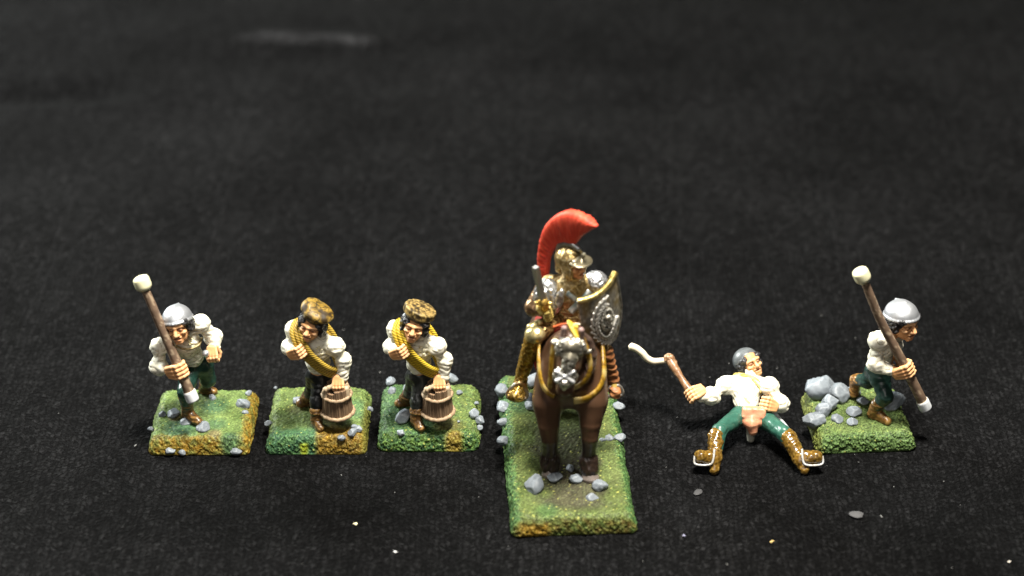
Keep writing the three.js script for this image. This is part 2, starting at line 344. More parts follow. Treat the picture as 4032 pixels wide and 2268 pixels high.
// skin colours; the face's painted eyes, brows and lips are set in the head's own frame
function skinPaint(m) {
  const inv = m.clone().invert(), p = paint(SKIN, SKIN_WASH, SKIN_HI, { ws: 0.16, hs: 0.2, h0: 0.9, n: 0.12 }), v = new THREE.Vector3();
  return (x, y, z, lap, nx, ny, nz) => {
    let c = p(x, y, z, lap);
    v.set(x, y, z).applyMatrix4(inv);
    if (Math.abs(v.x) < 2.2 && v.y > -3 && v.y < 2 && v.z > 0.8) {
      const ex = (Math.abs(v.x) - 0.76) / 0.36, ey = (v.y + 0.1) / 0.17, e = ex * ex + ey * ey;
      if (e < 1 && v.z > 1.4) c = e < 0.3 ? [0.03, 0.015, 0.01] : [0.34, 0.17, 0.09];
      else if (e < 2.4 && v.z > 1.2) c = mixc(c, SKIN_WASH, 0.3);
      if (Math.abs(v.y + 1.56) < 0.13 && Math.abs(v.x) < 0.66) c = mixc(c, [0.10, 0.025, 0.012], 0.8);
      else if (Math.abs(v.y + 1.58) < 0.4 && Math.abs(v.x) < 0.5 && v.z > 1.8) c = mixc(c, [0.42, 0.13, 0.07], 0.5);
      if (v.y < -1.9) c = mixc(c, [0.3, 0.15, 0.08], 0.25);
    }
    return c;
  };
}
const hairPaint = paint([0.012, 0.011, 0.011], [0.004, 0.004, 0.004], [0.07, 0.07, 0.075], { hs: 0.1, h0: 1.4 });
function hairMesh(m, parent, { low = -1.6, curl = 0.3, front = 0.9 } = {}) {
  const F = new Field(); F.at(m);
  F.ell([0, 0.55, -0.55], [2.3, 2.2, 2.35], 0.4).ell([0, -0.6, -1.0], [2.25, 1.6, 1.65], 0.5);
  for (const s of [-1, 1]) F.ell([1.95 * s, -0.3, -0.2], [0.6, 1.6, 1.2], 0.5).ell([1.5 * s, 0.95, 1.15], [0.8, 0.6, 0.8], 0.4);
  F.ell([0, -1.3, 2.2], [1.65, 2.15, 1.9], 0.2, [0, 0, 0], 1);
  F.half([0, low, 0], [0, -1, 0.2], 0.3);
  F.disp = (x, y, z) => -curl * (ridge(x * 0.9, y * 0.9, z * 0.9) - 0.4) * 0.6 - 0.12 * noise(x * 2.6, y * 2.6, z * 2.6);
  return part('hair', F.mesh(0.15, hairPaint), M.satin, parent);
}
function fist(F, c, axis, toWrist, rod, { flip = 1, gap = 0.8, r = 0.43, from = 62, to = 238 } = {}) {
  const a = V(axis).normalize(), w = V(toWrist), u = w.clone().addScaledVector(a, -w.dot(a)).normalize(), v = a.clone().cross(u).multiplyScalar(flip), C = V(c);
  const pt = (off, deg, rad) => { const q = C.clone().addScaledVector(a, off).addScaledVector(u, Math.cos(deg * R) * rad).addScaledVector(v, Math.sin(deg * R) * rad); return [q.x, q.y, q.z]; };
  const k = 0.13, q = rod + r * 0.85;
  for (let i = 0; i < 4; i++) {
    const o = (i - 1.5) * gap, rr = r * [0.95, 1.05, 1, 0.86][i];
    F.cap(pt(o * 0.75, 18, q + 1.25), pt(o, from, q + 0.12), rr * 1.1, rr * 1.08, 0.3);
    const n = 5, P = [], S = []; for (let j = 0; j < n; j++) { const t = j / (n - 1); P.push(pt(o, lerp(from, to - [8, 0, 4, 18][i], t), q + (j % 2 ? 0.08 : 0))); S.push(rr * lerp(1.08, 0.86, t)); }
    F.chain(P, S, k);
  }
  F.cap(pt(0, 8, q + 1.15), [c[0] + toWrist[0], c[1] + toWrist[1], c[2] + toWrist[2]], r * 1.85, r * 1.7, 0.4);
  F.chain([pt(gap * 1.3, 5, q + 1.3), pt(gap * 2.0, -42, q + 0.35), pt(gap * 1.7, -95, q + 0.12)], [r * 1.2, r * 1.1, r * 0.9], 0.2);
}

// ---------------------------------------------------------------- clothing shared by the crewmen
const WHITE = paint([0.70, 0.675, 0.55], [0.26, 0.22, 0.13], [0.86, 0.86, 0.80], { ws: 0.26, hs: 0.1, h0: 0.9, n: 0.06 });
const crease = (a) => (x, y, z) => a * (ridge(x * 0.5, y * 0.85, z * 0.5) - 0.55) + a * 0.25 * (ridge(x * 0.9 + 4, y * 0.55, z * 0.9) - 0.6) - a * 0.3 * noise(x * 1.3, y * 1.5, z * 1.3);
function shirtField(J) {
  const F = new Field(), up = V(J.neck).sub(V(J.pelvis)).normalize(), e = new THREE.Euler().setFromQuaternion(new THREE.Quaternion().setFromUnitVectors(new THREE.Vector3(0, 1, 0), up), 'ZYX'), rot = [e.x / R, e.y / R, e.z / R];
  F.ell(J.chest, J.chestR || [3.2, 3.2, 2.35], 0.8, J.chestRot || rot).ell(J.belly, J.bellyR || [2.35, 1.9, 1.95], 1.0, rot);
  F.cap(J.chest, J.neck, 1.9, 1.35, 0.8);
  F.cap(J.chest, J.belly.map((v, i) => lerp(v, J.pelvis[i], J.hem ?? 0.25)), 2.2, 1.95, 0.8);
  for (const s of ['R', 'L']) {
    const sh = J['sh' + s], el = J['el' + s], cu = J['cu' + s], p = J.puff || [1.95, 1.75];
    F.cap(J.neck, sh, 1.2, 1.4, 0.7).ell(sh, [p[0], p[0] * 0.92, p[0]], 0.45);
    F.cap(sh, el, (J.arm || [1.05, 1.25])[s === 'R' ? 0 : 1], 1.2, 0.3).ell(el, [p[1], p[1], p[1]], 0.4);
    F.cap(el, cu, 1.45, 1.15, 0.4);
  }
  F.disp = crease(0.15);
  return F;
}
function legs(J, r = 1) {
  const F = new Field();
  F.ell(J.pelvis, [2.5 * r, 2.1 * r, 2.1 * r], 0.7);
  for (const s of ['R', 'L']) F.cap(J.pelvis, J['hip' + s], 1.9 * r, 2.0 * r, 0.6).cap(J['hip' + s], J['kn' + s], 2.0 * r, 1.5 * r, 0.6).cap(J['kn' + s], J['an' + s], 1.55 * r, 1.05 * r, 0.45);
  F.disp = crease(0.10);
  return F;
}
function bootField(an, toe, top, { r = 1 } = {}) {
  const F = new Field(), h = V(an), t = V(toe), d = t.clone().sub(h); d.y = 0; d.normalize();
  const heel = [an[0] - d.x * 0.5, toe[1], an[2] - d.z * 0.5];
  F.cap(top, an, 1.35 * r, 1.15 * r, 0.4).cap(an, heel, 1.1 * r, 0.95 * r, 0.4).cap(heel, toe, 0.95 * r, 0.85 * r, 0.4).cap(add(an, [0, -0.3, 0]), add(toe, [-d.x * 0.7, 0.2, -d.z * 0.7]), 1.0 * r, 0.85 * r, 0.4);
  F.ell(top, [1.5 * r, 0.4, 1.5 * r], 0.3);
  F.disp = (x, y, z) => 0.09 * (ridge(x * 0.8, y * 1.1, z * 0.8) - 0.5);
  return F;
}
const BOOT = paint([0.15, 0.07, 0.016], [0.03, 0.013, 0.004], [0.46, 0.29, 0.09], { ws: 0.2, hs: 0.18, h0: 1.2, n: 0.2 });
function bodyMesh(J, m, parent, hands, cell = 0.13) {
  const F = new Field();
  headField(F, m, J.neck);
  F.cap(J.neck, J.chest, 1.3, 1.7, 0.6).cap(J.chest, J.pelvis, 1.7, 1.7, 0.6);
  for (const s of ['R', 'L']) F.cap(J.neck, J['sh' + s], 0.9, 0.9, 0.5).chain([J['sh' + s], J['el' + s], J['wr' + s]], [0.9, 0.85, 0.8], 0.4).chain([J.pelvis, J['hip' + s], J['kn' + s], J['an' + s], J['to' + s]], [1.4, 1.3, 1.0, 0.7, 0.5], 0.4);
  hands(F);
  return part('body', F.mesh(cell, skinPaint(m)), M.paint, parent);
}
function capMesh(m, parent, kind) {
  const F = new Field(), t = frame([0.25, 2.35, -0.25], 0, 4, -9), mm = m.clone().multiply(t);
  F.at(mm).ell([0, -0.75, 0.1], [2.2, 0.75, 2.35], 0.3);
  if (kind) F.disc([0, 0.3, 0], 2.85, 0.72, 0.35).ell([0, 0.75, 0], [2.6, 0.5, 2.6], 0.4);
  else { F.ell([0, 0.3, 0], [2.9, 1.05, 2.8], 0.4).ell([-1.3, 0.65, -0.2], [1.6, 1.1, 2.2], 0.5).ell([1.2, 0.4, 0.3], [1.8, 1.0, 2.1], 0.4); }
  const rel = (x, y, z) => kind ? ridge(x * 0.85, y * 0.5, z * 0.85) * 0.7 + noise(x * 1.8, y * 1.2, z * 1.8) * 0.35 : ridge(x * 0.42 + 2, y * 0.42, z * 0.42) * 0.8 + noise(x * 1.2, y * 1.2, z * 1.2) * 0.35;
  F.disp = (x, y, z) => -(kind ? 0.09 : 0.13) * (Math.min(rel(x, y, z), 0.75) - 0.5);
  const inv = mm.clone().invert(), v = new THREE.Vector3();
  return part('cap', F.mesh(0.12, (x, y, z, lap) => {
    const h = rel(x, y, z); v.set(x, y, z).applyMatrix4(inv);
    const ln = Math.min(Math.abs(noise(x * 0.75 + 5, y * 0.6, z * 0.75)), Math.abs(noise(x * 1.3, y * 1.1, z * 1.3 + 8)) * 1.2);
    let c = mixc([0.028, 0.018, 0.007], kind ? [0.25, 0.17, 0.055] : [0.21, 0.13, 0.02], smooth(0, 0.5, h) * smooth(0.01, kind ? 0.13 : 0.15, ln));
    c = mixc(c, [0.62, 0.5, 0.2], clamp((lap - 1.6) * 0.12, 0, 0.7));
    if (v.y < -0.55) c = mixc(c, [0.03, 0.02, 0.012], 0.8);
    return c;
  }), M.paint, parent);
}
function helmetMesh(m, parent, { dull = 1, ridgeUp = 0.12, name = 'helmet' } = {}) {
  const F = new Field(); F.at(m);
  F.ell([0, 0.95, -0.35], [2.42, 2.35, 2.75], 0.3);
  F.half([0, 0.85, 0], [0, -1, 0.1], 0.2);
  const rim = []; for (let i = 0; i <= 28; i++) { const a = i / 28 * Math.PI * 2; rim.push([Math.cos(a) * 2.36, 0.95 + 0.1 * (-0.35 + Math.sin(a) * 2.75), -0.35 + Math.sin(a) * 2.75]); }
  const G = new Field(); G.at(m).chain(rim, 0.19, 0.2).cap([0.3, 2.9, -2.0], [0.15, 3.15, 0.0], ridgeUp, ridgeUp * 0.8, 0.5);
  const A = F.eval.bind(F), B = G.eval.bind(G), U = new Field(), c = F.P[0].c;
  U.push(c, 3.6, 0.2, (x, y, z) => { const a = A(x, y, z), b = B(x, y, z), h = Math.max(0.35 - Math.abs(a - b), 0) / 0.35; return Math.min(a, b) - h * h * 0.35 * 0.25; });
  U.disp = (x, y, z) => 0.05 * noise(x * 0.8, y * 0.8, z * 0.8);
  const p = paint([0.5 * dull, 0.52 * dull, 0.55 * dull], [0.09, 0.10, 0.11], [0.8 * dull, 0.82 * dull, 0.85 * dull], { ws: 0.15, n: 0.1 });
  return part(name, U.mesh(0.13, p), M.helm, parent);
}
// pole with a cream sponge at one end and a turned white rammer at the other
function rammer(a, b, parent, bow = 0) {
  const d = V(b).sub(V(a)), L = d.length(), dir = [d.x / L, d.y / L, d.z / L];
  const wood = paint([0.135, 0.09, 0.06], [0.05, 0.03, 0.02], [0.4, 0.34, 0.27], { n: 0.3, f: 1.2 });
  const o = part('rammer', sweep([add(a, dir, 1.2), add(add(a, dir, L * 0.33), [-1, -0.3, 0], bow), add(add(a, dir, L * 0.66), [-1, -0.3, 0], bow * 0.3), add(a, dir, L - 1)], (s, t) => lerp(0.8, 1.04, s) + 0.06 * noise(s * 30, t, 2), (s, t, q) => { const c = wood(q.x * 0.5, q.y * 0.5, q.z * 0.5, 0), e = noise(q.x * 2, q.y * 0.6, t * 1.2); return e > 0.3 ? mixc(c, [0.42, 0.33, 0.22], 0.5) : c; }, { seg: 60, ring: 16 }), M.paint, parent);
  const cream = paint([0.60, 0.58, 0.38], [0.3, 0.27, 0.12], [0.8, 0.8, 0.65], { n: 0.1 });
  part('sponge_head', turned([[0, -1.35], [0.9, -1.32], [1.45, -1.05], [1.62, -0.6], [1.62, 0.6], [1.5, 1.1], [1.2, 1.3], [1.15, 1.55], [0, 1.6]], a, dir, (x, y, z) => cream(x, y, z, 0)), M.paint, o);
  part('rammer_tip', turned([[0.85, -2.2], [1.0, -1.95], [1.22, -1.8], [1.28, -1.4], [1.28, 0.1], [1.18, 0.35], [1.0, 0.38], [0.72, 0.3], [0, 0.25]], b, dir, (x, y, z, i) => i > 6 ? [0.12, 0.09, 0.06] : i < 2 ? [0.34, 0.24, 0.12] : mixc([0.58, 0.60, 0.62], [0.3, 0.31, 0.32], clamp(noise(x * 2, y * 2, z * 2)))), M.paint, o);
  return o;
}
// twisted slow-match rope, three turns side by side over shoulder and hip
function ropeCoil(path, side, parent, shades) {
  const o = new THREE.Group(); o.name = 'rope_coil'; parent.add(o);
  shades.forEach((c, k) => {
    const off = (k - (shades.length - 1) / 2) * 0.9, pts = path.map((p, i) => { const s = side[i]; return [p[0] + s[0] * off, p[1] + s[1] * off, p[2] + s[2] * off]; });
    const tw = (s, a) => Math.sin(a * 4 + s * 2 * Math.PI * 60);
    part('rope_strand', sweep(pts, (s, a) => 0.49 + 0.035 * tw(s, a), (s, a, q) => { const t = tw(s, a) * 0.5 + 0.5, n = 0.5 + 0.5 * noise(q.x * 1.1 + k * 7, q.y * 1.1, q.z * 1.1); return mixc(mixc(c.map(v => v * 0.28), c, smooth(0.05, 0.55, t)), c.map(v => v * 1.3 + 0.03), clamp(n * 1.6 * t - 0.5)); }, { closed: true, seg: 700, ring: 20 }), M.paint, o);
  });
  return o;
}
function bucket(p, rt, rb, h, parent) {                        // p: centre of the bottom
  const o = part('bucket', turned([[0, 0.25], [rb - 0.25, 0.25], [rt - 0.25, h - 0.7], [0, h - 0.75]], p, [0, 1, 0], () => [0.05, 0.03, 0.018]), M.paint, parent);
  const wood = paint([0.21, 0.135, 0.08], [0.06, 0.035, 0.02], [0.34, 0.25, 0.16], { n: 0.25 });
  const N = 12;
  for (let i = 0; i < N; i++) {
    const a0 = (i + 0.035) / N * 6.2832 + 0.13, a1 = (i + 0.965) / N * 6.2832 + 0.13, nu = 8, nv = 9, P = [], C = [], idx = [], lug = i % 6 === 1 ? 1.0 : i % 6 === 2 ? 1.0 : 0;
    for (const sh of [0, 1]) for (let v = 0; v <= nv; v++) for (let u = 0; u <= nu; u++) {
      const t = v / nv, a = lerp(a0, a1, u / nu), e = Math.abs(u / nu - 0.5) * 2, gr = 0.05 * Math.sin(u * 2.3 + i) + 0.03 * noise(u * 1.7, v * 0.3, i * 3);
      const y = t * (h + lug * 0.6), r = lerp(rb, rt, t) - (sh ? 0.5 : 0.10 * e ** 4 - gr);
      P.push((p[0] + Math.cos(a) * r) * MM, (p[1] + y) * MM, (p[2] + Math.sin(a) * r) * MM);
      const c = wood(a * 8, y * 0.4, i * 5, 0), k = 0.8 + 5 * gr; C.push(c[0] * k, c[1] * k, c[2] * k);
    }
    const S = (nu + 1) * (nv + 1), q = (a, b, c, d) => idx.push(a, b, c, b, d, c);
    for (let v = 0; v < nv; v++) for (let u = 0; u < nu; u++) { const a = u + (nu + 1) * v; q(a, a + nu + 1, a + 1, a + nu + 2); q(S + a, S + a + 1, S + a + nu + 1, S + a + nu + 2); }
    for (let u = 0; u < nu; u++) { const a = u + (nu + 1) * nv; q(a, S + a, a + 1, S + a + 1); q(u, u + 1, S + u, S + u + 1); }
    for (let v = 0; v < nv; v++) { const a = (nu + 1) * v, b = a + nu + 1; q(a, S + a, b, S + b); const c = a + nu, d = b + nu; q(c, d, S + c, S + d); }
    const g0 = geom(new Float32Array(P), null, new Float32Array(C), idx).toNonIndexed(); g0.computeVertexNormals();
    part('stave', g0, M.paint, o);
  }
  const hoopC = paint([0.27, 0.19, 0.115], [0.1, 0.06, 0.03], [0.5, 0.42, 0.3], { n: 0.35, f: 1.5 });
  for (const [y, w] of [[0.55, 0.42], [h - 1.25, 0.38]]) {
    const r = lerp(rb, rt, y / h) + 0.08, pts = []; for (let i = 0; i < 20; i++) { const a = i / 20 * 6.2832; pts.push([p[0] + Math.cos(a) * r, p[1] + y + 0.08 * Math.sin(a * 3), p[2] + Math.sin(a) * r]); }
    part('hoop', sweep(pts, (s, a) => w * (1 + 0.1 * Math.sin(s * 6.2832 * 16 + a)), (s, a, q) => hoopC(q.x, q.y, q.z, 0), { closed: true, seg: 120, ring: 10 }), M.paint, o);
  }
  return o;
}
function crewBody(t, J, m, hands, breeches, bp = BOOT, lr = 1) {
  const b = bodyMesh(J, m, t, hands);
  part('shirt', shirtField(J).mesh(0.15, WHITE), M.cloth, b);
  part('breeches', legs(J, lr).mesh(0.16, breeches), M.satin, b);
  for (const s of ['R', 'L']) part('boot', bootField(J['an' + s], J['to' + s], J['bt' + s]).mesh(0.14, bp), M.satin, b);
  return b;
}
// ---------------------------------------------------------------- leftmost crewman: crouched, rammer across the body
const DARK_BOOT = paint([0.085, 0.042, 0.012], [0.016, 0.008, 0.004], [0.42, 0.25, 0.08], { ws: 0.25, hs: 0.15, h0: 1.3, n: 0.3 });
const near = (x, z, a, b, r) => smooth(r, r * 0.35, Math.hypot(x - a, z - b));
{
  const t = thing('crewman_figurine', 'silver-helmeted crewman leaning forward over his rammer, on the green base with an ochre front', 'figurine', [-61.6, 0, -9.3]);
  const tint = (x, y, z) => {
    const n = noise(x * 0.3 + 4, y * 0.2, z * 0.3), n2 = noise(x * 0.8, y * 0.8 + 3, z * 0.8);
    let c = mixc([0.135, 0.20, 0.058], [0.19, 0.25, 0.08], 0.5 + n);
    c = mixc(c, TEAL, 0.8 * near(x, z, -4, 5, 5) + 0.7 * near(x, z, 2, -2.5, 4) + 0.5 * near(x, z, 3, 4, 3));
    c = mixc(c, [0.28, 0.19, 0.11], 0.7 * near(x, z, 3, 7.3, 2) + 0.6 * near(x, z, -5.5, 1.5, 1.8));
    let o = Math.max(smooth(7.2, 8.4, z + n2 * 1.6), smooth(7.7, 8.8, x + n2 * 1.2)); o *= 1 - 0.85 * near(x, z, 6.2, 8.4, 3);
    c = mixc(c, mixc(OCHRE, [0.17, 0.15, 0.03], clamp(0.5 + n2 * 1.4)), o);
    return mixc(c, TEAL, 0.7 * near(x, z, 6.2, 8.6, 2.4));
  };
  base(t, 10, 9.6, 3.6, tint, [[7.6, 3.8, -2.7, 1.3], [8.4, 3.8, -6.8, 0.8], [8.3, 3.6, 0, 0.6], [0.6, 3.8, 5.6, 1.3], [-5.9, 3.7, 0.4, 1.1], [-8.1, 3.5, 0.6, 0.75], [-2.7, 3.6, 3.1, 1.2], [-9.8, 3, 4.8, 0.7], [-5.6, 0.9, 9.2, 1.1], [-3.3, 0.6, 9.5, 0.8], [7.3, 0.8, 9.2, 1.0], [1.1, 3.5, -5.4, 0.8]], { s: 3 });
  const J = { neck: [-2.2, 23.2, 1.5], chest: [-2.4, 20.8, 0.7], belly: [-1.6, 16.6, -1.1], pelvis: [-1.0, 13.4, -2.6], shR: [-7.0, 20.6, 2.0], shL: [1.0, 24.8, 0.2], elR: [-7.3, 17.2, 3.8], elL: [3.1, 21.2, -0.6], cuR: [-6.2, 17.5, 5.0], cuL: [3.5, 19.8, 0.9], wrR: [-5.2, 17.6, 5.6], wrL: [3.4, 19.3, 1.6],
    hipR: [-2.3, 12.6, -1.2], knR: [-2.6, 11.0, 3.6], anR: [-2.7, 5.6, 2.2], toR: [-0.4, 4.5, 4.4], btR: [-2.65, 9.4, 3.1], hipL: [0.2, 12.6, -3.2], knL: [0.9, 9.2, -3.6], anL: [-0.4, 5.5, -7.4], toL: [1.2, 4.2, -6.8], btL: [0.2, 7.3, -5.6], puff: [1.95, 1.85], arm: [1.0, 1.45] };
  const m = frame([-2.85, 26.2, 3.0], -4, -8, 11, 1.2), pa = [-8.9, 35.9, 3.3], pb = [-0.55, 12.2, 7.8], pd = [8.35, -23.7, 4.5];
  const b = crewBody(t, J, m, (F) => {
    fist(F, [-2.7, 18.3, 6.65], pd, [-2.4, -0.5, -1.0], 0.88, { flip: -1 });
    fist(F, [3.3, 18.4, 2.3], [1, 0.15, 0.1], [0.1, 1.0, -0.6], 0.42, { flip: 1, gap: 0.6, r: 0.36 });
  }, paint([0.010, 0.034, 0.025], [0.004, 0.012, 0.009], [0.04, 0.09, 0.07]), DARK_BOOT);
  hairMesh(m, b, { low: -1.2 }); helmetMesh(m, b);
  part('strap', sweep([[-5.4, 23.3, 1.2], [-4.3, 21.9, 2.4], [-2.7, 20.9, 2.95], [-1.0, 20.6, 2.75], [0.4, 20.8, 1.7], [0.8, 21.4, 0.2]], 0.62, (s, a, q) => mixc([0.18, 0.13, 0.04], [0.36, 0.28, 0.12], clamp(0.5 + noise(q.x * 2, q.y * 2, q.z * 2))), { flat: 0.45, seg: 40 }), M.satin, b);
  const F = new Field(); for (let i = 0; i < 7; i++) F.ell([-0.9 + 0.35 * Math.sin(i * 1.9), 21.9 + i * 0.28, 3.2 - i * 0.08], [0.3, 0.2, 0.25], 0.1);
  part('brooch', F.mesh(0.09, paint([0.42, 0.36, 0.16], [0.08, 0.06, 0.02], [0.8, 0.75, 0.5])), M.satin, b);
  part('pommel', new THREE.SphereGeometry(0.72 * MM, 20, 14).translate(2.0 * MM, 19.6 * MM, 2.9 * MM), new THREE.MeshPhysicalMaterial({ color: new THREE.Color(0.6, 0.62, 0.65), metalness: 0.8, roughness: 0.35 }), b);
  rammer(pa, pb, t);
}
// ---------------------------------------------------------------- two crewmen carrying rope and bucket
function carrier(t, sx, sz, o) {
  const S = (p) => [p[0] + sx, p[1], p[2] + sz];
  const J = { neck: [0.3, 23.6, 2.6], chest: [0.5, 20.4, 2.9], belly: [0.6, 16.6, 2.2], pelvis: [0.5, 13.6, 1.7], shR: [-3.5, 24.7, 2.9], shL: [4.2, 21.5, 4.0], elR: [-4.6, 21.6, 4.4], elL: [5.75, 18.3, 4.0], cuR: [-4.1, 22.2, 6.2], cuL: [5.5, 15.0, 4.7], wrR: [-3.7, 22.3, 6.6], wrL: [5.2, 14.5, 5.0],
    hipR: [-0.3, 12.4, 1.0], knR: [-1.1, 8.6, 0.4], anR: [-2.6, 5.3, -2.0], toR: [-3.9, 4.4, -1.6], btR: [-1.9, 6.8, -0.9], hipL: [1.0, 12.3, 2.0], knL: [0.2, 8.7, 4.2], anL: [0.0, 5.3, 5.2], toL: [0.9, 4.3, 7.0], btL: [0.1, 7.0, 4.8], puff: [2.0, 1.6] };
  for (const k in J) if (k !== 'puff') J[k] = S(J[k]);
  const m = frame(S(o.head), ...o.turn, 1.12);
  const b = crewBody(t, J, m, (F) => {
    fist(F, S([-2.4, 22.3, 6.95]), [0.5, -1, 0.1], [-1.3, 0.1, -0.4], 0.55, { flip: -1, gap: 0.68, r: 0.36 });
    fist(F, S([4.8, 13.3, 5.6]), [1, 0.1, 0.1], [0.3, 1.4, -0.7], 0.42, { flip: 1, gap: 0.62, r: 0.36 });
  }, o.breeches, DARK_BOOT, 0.92);
  hairMesh(m, b, { low: -1.9, curl: 0.45 }); capMesh(m, b, o.kind);
  ropeCoil([[-2.6, 26.6, 3.4], [-2.95, 25.5, 5.2], [-2.35, 23.8, 6.2], [-0.9, 21.0, 6.35], [0.5, 19.1, 6.1], [2.0, 17.4, 5.7], [3.9, 16.0, 4.8], [4.7, 15.7, 2.8], [4.2, 18.0, 0.9], [3.0, 21.3, 0.2], [0.8, 24.3, 0.2], [-1.6, 26.4, 1.6]].map(S),
    [[1, 0.2, 0.1], [0.95, 0.15, 0.15], [0.9, 0.3, 0.2], [0.72, 0.62, 0.25], [0.65, 0.7, 0.25], [0.6, 0.75, 0.2], [0.35, 0.9, 0.15], [0.1, 0.98, 0.1], [0.5, 0.5, -0.7], [0.65, 0.5, -0.5], [0.7, 0.6, -0.3], [0.9, 0.3, -0.2]], b, o.rope);
  const F = new Field(); for (let i = 0; i < 6; i++) F.ell(S([1.2 + 0.5 * Math.cos(i * 2.2), 20.6 + i * 0.28, 5.25 - i * 0.04]), [0.34, 0.2, 0.3], 0.1);
  part('brooch', F.mesh(0.09, paint([0.45, 0.38, 0.2], [0.12, 0.08, 0.03], [0.8, 0.75, 0.55])), M.satin, b);
  const bk = bucket(S([4.2, 6.5, 5.0]), 2.6, 3.12, 5.9, t), hc = paint([0.32, 0.24, 0.15], [0.1, 0.06, 0.03], [0.5, 0.45, 0.35], { n: 0.3 });
  for (const [x, z] of [[2.15, 6.3], [6.2, 6.0]]) { const F = new Field(); F.cap(S([x, 11.6, z]), S([x * 0.98 + 0.1, 12.9, z - 0.1]), 0.72, 0.6, 0.3); part('lug', F.mesh(0.12, hc), M.paint, bk); }
  part('handle', sweep([[1.9, 12.2, 6.3], [2.3, 13.2, 6.6], [3.2, 13.5, 6.2], [4.4, 13.5, 5.5], [5.7, 13.5, 5.2], [6.3, 13.2, 5.2], [6.5, 12.2, 5.6]].map(S), (s, a) => 0.48 * (1 + 0.12 * Math.sin(s * 70 + a)), (s, a, q) => hc(q.x * 2, q.y * 2, q.z * 2, 0), { seg: 60 }), M.paint, bk);
}
{
  const t = thing('crewman_figurine', 'bucket carrier in puffy gold cap, on the base half teal, half ochre at its front', 'figurine', [-38.6, 0, -10]);
  const tint = (x, y, z) => {
    const n = noise(x * 0.3 + 9, y * 0.2, z * 0.3), n2 = noise(x * 0.8 + 5, y * 0.8, z * 0.8);
    let c = mixc([0.13, 0.18, 0.05], [0.165, 0.215, 0.07], 0.5 + n);
    c = mixc(c, [0.11, 0.20, 0.09], 0.8 * near(x, z, 7, -1, 5));
    c = mixc(c, [0.10, 0.07, 0.03], 0.75 * near(x, z, 2.5, 4.5, 4.5) + 0.5 * near(x, z, -4.5, -1, 3));
    const f = smooth(4.6, 7.4, z + n2 * 1.6);
    c = mixc(c, mixc(TEAL, [0.06, 0.14, 0.05], 0.5 + n2), f * smooth(1, -0.6, x));
    c = mixc(c, mixc(OCHRE, [0.17, 0.10, 0.02], 0.5 + n2), f * smooth(-0.6, 1, x));
    c = mixc(c, [0.22, 0.18, 0.03], 0.8 * smooth(8.4, 9.6, x) * smooth(-6, -2, z));
    return mixc(c, [0.42, 0.46, 0.02], 0.9 * near(x, z, -2.3, 9.3, 1.2) * smooth(2.6, 1.9, y));
  };
  base(t, 10, 10, 3.6, tint, [[7.2, 3.8, 8.0, 0.95], [8.3, 3.9, 6.8, 0.72], [7.6, 3.9, 6.1, 0.63], [5.2, 3.5, 9.2, 0.7], [-9.9, 2.5, 2.9, 0.7], [-4.7, 3.7, -3.6, 0.95], [10.2, 3.1, -1.3, 0.6], [-9.6, 3, -9.2, 0.36]], { s: 21 });
  carrier(t, 0, 0, { head: [0.1, 26.7, 4.3], turn: [-16, -2, -13], kind: 0, rope: [[0.38, 0.255, 0.03], [0.34, 0.22, 0.028], [0.40, 0.27, 0.035]], breeches: paint([0.008, 0.009, 0.009], [0.003, 0.003, 0.003], [0.035, 0.038, 0.036]) });
}
{
  const t = thing('crewman_figurine', 'bucket carrier with brighter yellow rope and flat patterned cap, on the stony grass base', 'figurine', [-16.5, 0, -11]);
  const tint = (x, y, z) => {
    const n = noise(x * 0.3 + 19, y * 0.2, z * 0.3), n2 = noise(x * 1.1 + 5, y * 1.1, z * 1.1);
    let c = mixc([0.055, 0.125, 0.055], [0.085, 0.155, 0.06], 0.5 + n);
    c = mixc(c, mixc([0.16, 0.20, 0.055], [0.10, 0.15, 0.05], 0.5 + n2), smooth(1, 4, x + n * 2));
    c = mixc(c, [0.15, 0.12, 0.035], 0.8 * near(x, z, 3.8, 6.2, 4));
    c = mixc(c, mixc(DKGREEN, [0.10, 0.18, 0.04], clamp(0.5 + n2 * 1.3)), smooth(7, 8.6, z + n2));
    return mixc(c, OCHRE, 0.7 * near(x, z, 5, 9.4, 2.4));
  };
  base(t, 10, 10, 3.6, tint, [[-5.1, 4.5, 4.3, 1.6], [-8.3, 3.7, -9.2, 1.0], [-7.9, 3.7, -6, 0.85], [-4.9, 3.8, -6.3, 1.0], [4.2, 4.4, -9.6, 1.1], [5.9, 4, -5.1, 0.58], [8.8, 3.7, 2.2, 1.2], [10.1, 2.8, 3.2, 0.9], [9.4, 3.5, -1.8, 0.48], [5.9, 3.7, 5, 0.34], [-5.4, 3.6, 8.7, 0.72], [10, 2, 4.6, 0.72]], { s: 44, rough: 1.25, corner: 1.8 });
  carrier(t, -2.35, 1, { head: [0.1, 26.7, 4.5], turn: [-6, -10, -12], kind: 1, rope: [[0.46, 0.31, 0.015], [0.50, 0.34, 0.015], [0.56, 0.40, 0.03]], breeches: paint([0.018, 0.020, 0.018], [0.006, 0.006, 0.006], [0.05, 0.055, 0.05]) });
}
